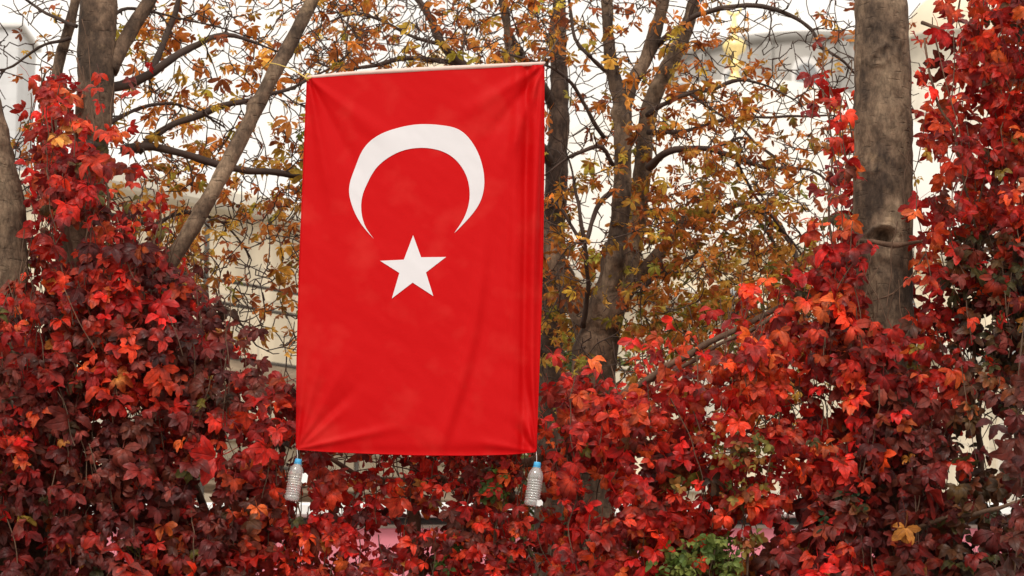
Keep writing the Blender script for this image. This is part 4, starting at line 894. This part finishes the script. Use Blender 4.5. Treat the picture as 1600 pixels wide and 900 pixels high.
# ------------------------------------------------------------------ flag
FD = 12.0
sig = lambda x: 1 / (1 + np.exp(-x))
def bump1(t, w): return np.exp(-(t / w) ** 2)
def seg_dist(px, py, x0, y0, x1, y1):
    dx, dy = x1 - x0, y1 - y0; L2 = math.hypot(dx, dy)
    t = ((px - x0) * dx + (py - y0) * dy) / (L2 * L2); s = ((px - x0) * dy - (py - y0) * dx) / L2
    return t, s
def fold(px, py, x0, y0, x1, y1, amp, w0, w1, t0=0.0, t1=1.0):
    """ridge along a line from (x0,y0), widening from w0 to w1 and fading out"""
    t, s = seg_dist(px, py, x0, y0, x1, y1); w = w0 + (w1 - w0) * np.clip(t, 0, 1.2)
    env = sig((t - t0) * 40) * np.clip((t1 + 0.25 - t) / 0.5, 0, 1) ** 1.5
    return 1.6 * amp * env * np.exp(-(s / w) ** 2)
def fdisp(px, py):
    """forward push of the cloth in metres, in flag pixels"""
    px = np.asarray(px, float); py = np.asarray(py, float)
    u = (px - 480) / 370; v = (py - 110) / 600; d = 0.0
    d = d + 0.03 * np.sin(u * 3.1) * v + 0.012 * np.sin(u * 5.0 + v * 2.1) * v
    # folds fanning from the top corners
    for (x1, y1, a, w) in ((520, 330, .010, 14), (560, 270, -.007, 15), (495, 420, -.008, 12), (620, 230, .005, 18), (500, 560, .008, 18)):
        d = d + fold(px, py, 482, 122, x1, y1, a, 3, w)
    for (x1, y1, a, w) in ((790, 260, .010, 13), (760, 220, -.008, 14), (815, 330, -.010, 13), (833, 430, .013, 10), (845, 560, -.012, 7), (720, 180, .006, 16), (800, 480, .008, 22)):
        d = d + fold(px, py, 849, 102, x1, y1, a, 3, w)
    # right edge: long vertical pleats
    d = d + 0.014 * bump1(px - (836 - 6 * v), 5) - 0.018 * bump1(px - (824 - 8 * v), 6) + 0.012 * bump1(px - (808 - 12 * v), 8) * (1 - v * 0.5)
    # big slanting folds low on the right
    t, s = seg_dist(px, py, 770, 380, 705, 690)
    cur = 12 * np.sin(np.clip(t, 0, 1) * 3.14); d = d - 0.007 * np.exp(-((s - cur) / 9.5) ** 2) * sig((t - 0.15) * 12) * sig((1.0 - t) * 14) + 0.012 * np.exp(-((s - cur + 14) / 11) ** 2) * sig((t - 0.1) * 10) * sig((1.05 - t) * 12)
    # folds from the bottom corners
    for (x1, y1, a, w) in ((535, 640, .006, 9), (560, 600, -.006, 11), (500, 560, .007, 12), (620, 668, .006, 9), (545, 560, .004, 12), (480, 520, -.006, 9)):
        d = d + fold(px, py, 465, 702, x1, y1, a, 2.5, w)
    for (x1, y1, a, w) in ((812, 640, .008, 7), (822, 590, -.010, 6), (800, 660, -.006, 8), (740, 690, .005, 9), (832, 560, .008, 5)):
        d = d + fold(px, py, 838, 706, x1, y1, a, 2.5, w)
    d = d - 0.008 * bump1(py - (704 + 4 * np.sin(u * 3)), 10) * sig((v - 0.9) * 60)
    # soft broad unevenness and fine creasing
    q = np.stack([px * 0.0032, py * 0.0032, 0 * px], -1)
    d = d + 0.0035 * wob(q, 1.3) + 0.0011 * wob(q + 3, 4.5) * (0.4 + v) + 0.0006 * wob(q + 8, 9)
    return d
def interp(keys, t): k = np.array(keys, float); return np.stack([np.interp(t, k[:, 0], k[:, 1]), np.interp(t, k[:, 0], k[:, 2])], -1)
nu, nv = 190, 300; U, V_ = np.meshgrid(np.linspace(0, 1, nu), np.linspace(0, 1, nv))
Lf = interp([(0, 480, 122), (.25, 474, 268), (.5, 468, 412), (.75, 464, 560), (1, 463, 702)], V_)
Rg = interp([(0, 850, 101), (.25, 850, 252), (.5, 848, 404), (.75, 843, 556), (.93, 839, 664), (1, 838, 706)], V_)
Tp = np.stack([480 + 370 * U, 122 - 21 * U - 1.5 * np.sin(U * 3.14)], -1); Bt = interp([(0, 463, 702), (.12, 508, 705.5), (.3, 575, 708.5), (.5, 650, 711), (.7, 730, 711.5), (.88, 795, 710), (1, 838, 706)], U)
c00, c10, c01, c11 = map(np.array, ((480, 122), (850, 101), (463, 702), (838, 706)))
u_, v_ = U[..., None], V_[..., None]
G = (1 - v_) * Tp + v_ * Bt + (1 - u_) * Lf + u_ * Rg - ((1 - u_) * (1 - v_) * c00 + u_ * (1 - v_) * c10 + (1 - u_) * v_ * c01 + u_ * v_ * c11)
gx, gyy = G[..., 0].ravel(), G[..., 1].ravel(); Pf_ = WA(gx, gyy, FD - fdisp(gx, gyy))
i = np.arange(nv - 1)[:, None] * nu; j = np.arange(nu - 1)[None]; F = np.stack([i + j, i + j + nu, i + j + nu + 1, i + j + 1], -1).reshape(-1, 4)
def cloth_mat(name, col, light_patch):
    m, n = new_mat(name); l = n.links.new
    t = nd(n, 'ShaderNodeTexCoord'); no = nd(n, 'ShaderNodeTexNoise'); no.inputs['Scale'].default_value = 4.5; no.inputs['Detail'].default_value = 3; l(t.outputs['Object'], no.inputs['Vector'])
    r = nd(n, 'ShaderNodeValToRGB'); e = r.color_ramp.elements; e[0].position = 0.52; e[0].color = (*col, 1); e[1].position = 0.85; e[1].color = (*light_patch, 1); l(no.outputs['Fac'], r.inputs[0])  # soft patches of light through the cloth, put into its colour
    mp = nd(n, 'ShaderNodeMapping'); mp.inputs['Scale'].default_value = (700, 700, 60); l(t.outputs['Object'], mp.inputs[0])
    n2 = nd(n, 'ShaderNodeTexNoise'); n2.inputs['Scale'].default_value = 1; n2.inputs['Detail'].default_value = 2; l(mp.outputs[0], n2.inputs['Vector'])
    b = nd(n, 'ShaderNodeBump'); b.inputs['Strength'].default_value = 0.12; b.inputs['Distance'].default_value = 0.002; l(n2.outputs['Fac'], b.inputs['Height'])
    p = nd(n, 'ShaderNodeBsdfPrincipled'); p.inputs['Roughness'].default_value = 0.55; p.inputs['Specular IOR Level'].default_value = 0.10; p.inputs['Sheen Weight'].default_value = 0.0
    l(r.outputs[0], p.inputs['Base Color']); l(b.outputs[0], p.inputs['Normal'])
    tr = nd(n, 'ShaderNodeBsdfTranslucent'); l(r.outputs[0], tr.inputs['Color']); ms = nd(n, 'ShaderNodeMixShader'); ms.inputs[0].default_value = 0.14
    l(p.outputs[0], ms.inputs[1]); l(tr.outputs[0], ms.inputs[2]); o = nd(n, 'ShaderNodeOutputMaterial'); l(ms.outputs[0], o.inputs[0]); return m
M['flag'] = cloth_mat('red_cloth', (0.54, 0.0025, 0.004), (0.60, 0.022, 0.018)); M['fwhite'] = cloth_mat('white_cloth', (0.76, 0.74, 0.77), (0.74, 0.72, 0.75))
topc = W(665, 112, FD)
fl_ = empty('flag', tuple(W(650, 711, FD)), 'large red flag with white crescent and star hung upright from a rod between the trees', 'flag')
g = MB(); g.add(Pf_, F); cl_ = g.build('cloth', M['flag'], fl_)
# hems: folded edge strips along both sides and bottom, slightly thicker
g = MB()
for edge, inn in ((0, 3), (nu - 1, nu - 4)):
    P = Pf_.reshape(nv, nu, 3)[:, edge]; g.tube(P[::2], 0.0032, 6)
P = Pf_.reshape(nv, nu, 3)[-1]; g.tube(P[::2], 0.0032, 6); g.build('hem', M['flag'], fl_)
out_ = np.array([(583.9, 373), (566, 353), (553, 330), (545.4, 305.5), (545, 290), (551, 271.5), (556.7, 258), (562.4, 241), (573.7, 224), (592.6, 210), (615, 201.6), (641.7, 195.2), (664.4, 193.7), (687, 195.2), (713.5, 199.7), (728.6, 210.3), (741.8, 228), (751.2, 248.8), (756.9, 275.3), (756, 298), (749.3, 318.7), (732.3, 341.4), (709.7, 364.4)])
inn_ = np.array([(583.9, 373), (571.8, 356.5), (566.2, 341.4), (563.9, 320.6), (567, 301.7), (573, 288.5), (581.3, 271.5), (592.6, 257), (613.4, 242), (634, 233.7), (656.8, 230.7), (675.7, 232.2), (694.6, 237.5), (711.6, 248.8), (724.8, 265.8), (731.6, 282.8), (734.2, 301.7), (732.3, 320.6), (724.8, 341.4), (709.7, 364.4)])
def resamp(P, n):
    P3 = np.hstack([P, np.zeros((len(P), 1))]); Q = spline(P3, 1.0)[:, :2]; s = np.concatenate([[0], np.cumsum(np.linalg.norm(np.diff(Q, axis=0), axis=1))]); t = np.linspace(0, s[-1], n)
    return np.stack([np.interp(t, s, Q[:, 0]), np.interp(t, s, Q[:, 1])], 1)
def emblem(name, grid):
    a, b = grid.shape[:2]; x, y = grid[..., 0].ravel(), grid[..., 1].ravel(); g = MB()
    i = np.arange(a - 1)[:, None] * b; j = np.arange(b - 1)[None]; F = np.stack([i + j, i + j + b, i + j + b + 1, i + j + 1], -1).reshape(-1, 4)
    for off in (-0.0025, 0.0025): g.add(WA(x, y, FD - fdisp(x, y) + off), F)
    return g.build(name, M['fwhite'], fl_)
def soft(Q, k=7):
    for _ in range(k):
        R2 = Q.copy(); R2[2:-2] = (Q[:-4] + Q[1:-3] + Q[2:-2] + Q[3:-1] + Q[4:]) / 5; Q = R2
    return Q
A, B = soft(resamp(out_, 200)), soft(resamp(inn_, 200)); ww = np.linspace(0, 1, 22)[None, :, None]
emblem('crescent', A[:, None] * (1 - ww) + B[:, None] * ww)
star = np.array([(645.5, 367.5), (658, 402), (697, 401.5), (665.5, 425.7), (677, 462.5), (644.7, 441.5), (612.3, 466.3), (624, 426.4), (594, 407.5), (631, 405.7), (645.5, 367.5)])
sq = np.vstack([star[k] + (star[k + 1] - star[k]) * np.linspace(0, 1, 14, endpoint=False)[:, None] for k in range(10)] + [star[:1]])
ctr = np.array((645.3, 419)); ww = np.linspace(0.0, 1, 26)[None, :, None]; emblem('star', ctr + (sq[:, None] - ctr) * ww)
# rod in the sleeve at the top
M['rod'] = plain('pale_rod', lin((218, 190, 180)), 0.55, var=0.08, scale=20)
g = MB(); P, r = path([(476, 121, FD + 0.004, 5), (560, 114, FD + 0.003, 7), (650, 109, FD + 0.003, 8), (760, 103.5, FD + 0.003, 7), (852, 99, FD + 0.004, 6)], 0.03); g.tube(P, r, 12); g.build('rod', M['rod'], fl_)
M['cord'] = plain('yellow_cord', lin((205, 175, 95)), 0.8, var=0.15, scale=40); M['wire'] = plain('dark_cord', lin((70, 55, 50)), 0.8)
g = MB()
P, r = path([(482, 126, FD - 0.012, 2.6), (477, 121, FD - 0.02, 2.6), (481, 115, FD - 0.0, 2.6), (486, 119, FD + 0.012, 2.6), (480, 122, FD - 0.02, 2.6), (455, 108, FD + 0.3, 2), (424, 99, 12.62, 2), (410, 106, 12.9, 2)], 0.01); g.tube(P, r, 6)
g.build('cord', M['cord'], fl_)
g = MB()
P, r = path([(849, 104, FD - 0.012, 2), (853, 98, FD, 2), (848, 95, FD + 0.01, 2), (860, 80, FD + 0.9, 1.6), (872, 60, FD + 2.2, 1.6), (892, 30, 14.2, 1.6)], 0.02); g.tube(P, r, 6); g.build('cord', M['wire'], fl_)

# ------------------------------------------------------------------ bottles hanging as weights
def pet(name):
    m, n = new_mat(name); l = n.links.new
    t = nd(n, 'ShaderNodeBsdfTransparent'); t.inputs['Color'].default_value = (0.98, 0.98, 0.98, 1)
    g = nd(n, 'ShaderNodeBsdfGlossy'); g.inputs['Roughness'].default_value = 0.1
    lw = nd(n, 'ShaderNodeLayerWeight'); lw.inputs['Blend'].default_value = 0.35
    mr = nd(n, 'ShaderNodeMapRange'); mr.inputs['To Min'].default_value = 0.05; mr.inputs['To Max'].default_value = 0.7; l(lw.outputs['Facing'], mr.inputs['Value'])
    m1 = nd(n, 'ShaderNodeMixShader'); l(mr.outputs[0], m1.inputs[0]); l(t.outputs[0], m1.inputs[1]); l(g.outputs[0], m1.inputs[2])
    d = nd(n, 'ShaderNodeBsdfDiffuse'); d.inputs['Color'].default_value = (0.95, 0.92, 0.9, 1); m2 = nd(n, 'ShaderNodeMixShader'); m2.inputs[0].default_value = 0.18
    l(m1.outputs[0], m2.inputs[1]); l(d.outputs[0], m2.inputs[2]); o = nd(n, 'ShaderNodeOutputMaterial'); l(m2.outputs[0], o.inputs[0]); return m
M['pet'] = pet('clear_bottle_plastic'); M['cap'] = plain('blue_cap', lin((70, 165, 215)), 0.35, var=0.05)
M['label'] = plain('white_paper_label', (0.85, 0.84, 0.83), 0.6, var=0.05)
def bottle(label, top, bot, flap, corner):
    a = W(*top, FD - 0.03); b = W(*bot, FD - 0.03); h = np.linalg.norm(a - b); ax = (a - b) / h
    x = np.cross(np.array((0, 1.0, 0)), ax); x /= np.linalg.norm(x); y = np.cross(ax, x); A_ = np.stack([x, y, ax], 1)
    e = empty('water_bottle', tuple(b), label, 'bottle', 'bottles hung as weights under the flag')
    s = h / 0.215; R0 = 0.0335 * s * 1.12
    prof = [(0.001, 0.006), (0.6 * R0, 0.002), (0.85 * R0, 0.0), (0.97 * R0, 0.008), (R0, 0.016)]
    for k in range(9):
        z = 0.022 + k * 0.0125; prof += [(R0, z), (R0 * 0.88, z + 0.003), (R0 * 0.88, z + 0.005), (R0, z + 0.008)]
    prof += [(R0, 0.14), (R0 * 0.97, 0.15), (R0 * 0.85, 0.165), (R0 * 0.62, 0.18), (R0 * 0.42, 0.19), (R0 * 0.38, 0.197), (R0 * 0.38, 0.207)]
    prof = [(r_ if k == 0 else r_, z * s) for k, (r_, z) in enumerate(prof)]
    g = MB(); g.lathe(prof, b, 32, A_); bo = g.build('body', M['pet'], e)
    g = MB(); rc_ = R0 * 0.46; g.lathe([(rc_, 0.194 * s), (rc_ * 1.03, 0.196 * s), (rc_ * 1.03, 0.21 * s), (rc_ * 0.9, 0.2145 * s), (0.001, 0.215 * s)], b, 24, A_)
    g.lathe([(R0 * 0.52, 0.188 * s), (R0 * 0.54, 0.190 * s), (R0 * 0.52, 0.192 * s), (R0 * 0.4, 0.192 * s)], b, 24, A_); g.build('cap', M['cap'], e)
    # torn paper label: partly round the bottle, with a loose flap
    g = MB(); th = np.linspace(*flap[0], 14); z0_, z1_ = flap[1]; rr = R0 * 1.03 + np.clip(np.linspace(-0.2, 1, 14), 0, 1) ** 1.5 * flap[2]
    v = []
    for q, zz in enumerate((z0_, (z0_ + z1_) / 2, z1_)):
        v += [(rr[i_] * math.cos(th[i_]), rr[i_] * math.sin(th[i_]), (zz + 0.006 * math.sin(i_ * 0.7 + q) * (i_ / 14)) * s - flap[3] * (i_ / 13.0) * (q == 0)) for i_ in range(14)]
    v = np.array(v) @ A_.T + b; i_ = np.arange(2)[:, None] * 14; j_ = np.arange(13)[None]; g.add(v, np.stack([i_ + j_, i_ + j_ + 1, i_ + j_ + 15, i_ + j_ + 14], -1).reshape(-1, 4)); g.build('label', M['label'], e)
    # string from the neck to the corner of the flag
    nk = b + ax * 0.19 * s; P = spline(np.array([nk + x * R0 * 0.42, nk - y * R0 * 0.42 + ax * 0.002, nk - x * R0 * 0.42, nk + ax * 0.03 - x * 0.006, W(corner[0], corner[1], FD - 0.004)]), 0.01)
    g = MB(); g.tube(P, 0.0011, 5); g.build('string', M['label'], e)
bottle('clear plastic water bottle with blue cap hanging under the left corner of the flag', (466.5, 717), (455.5, 782), ((-0.5, -0.15), (0.10, 0.145), 0.024, 0.004), (464, 701))
bottle('clear plastic water bottle with blue cap hanging under the right corner of the flag', (840, 722), (830.5, 790), ((-0.9, -0.2), (0.0, 0.03), 0.016, -0.004), (838, 705))
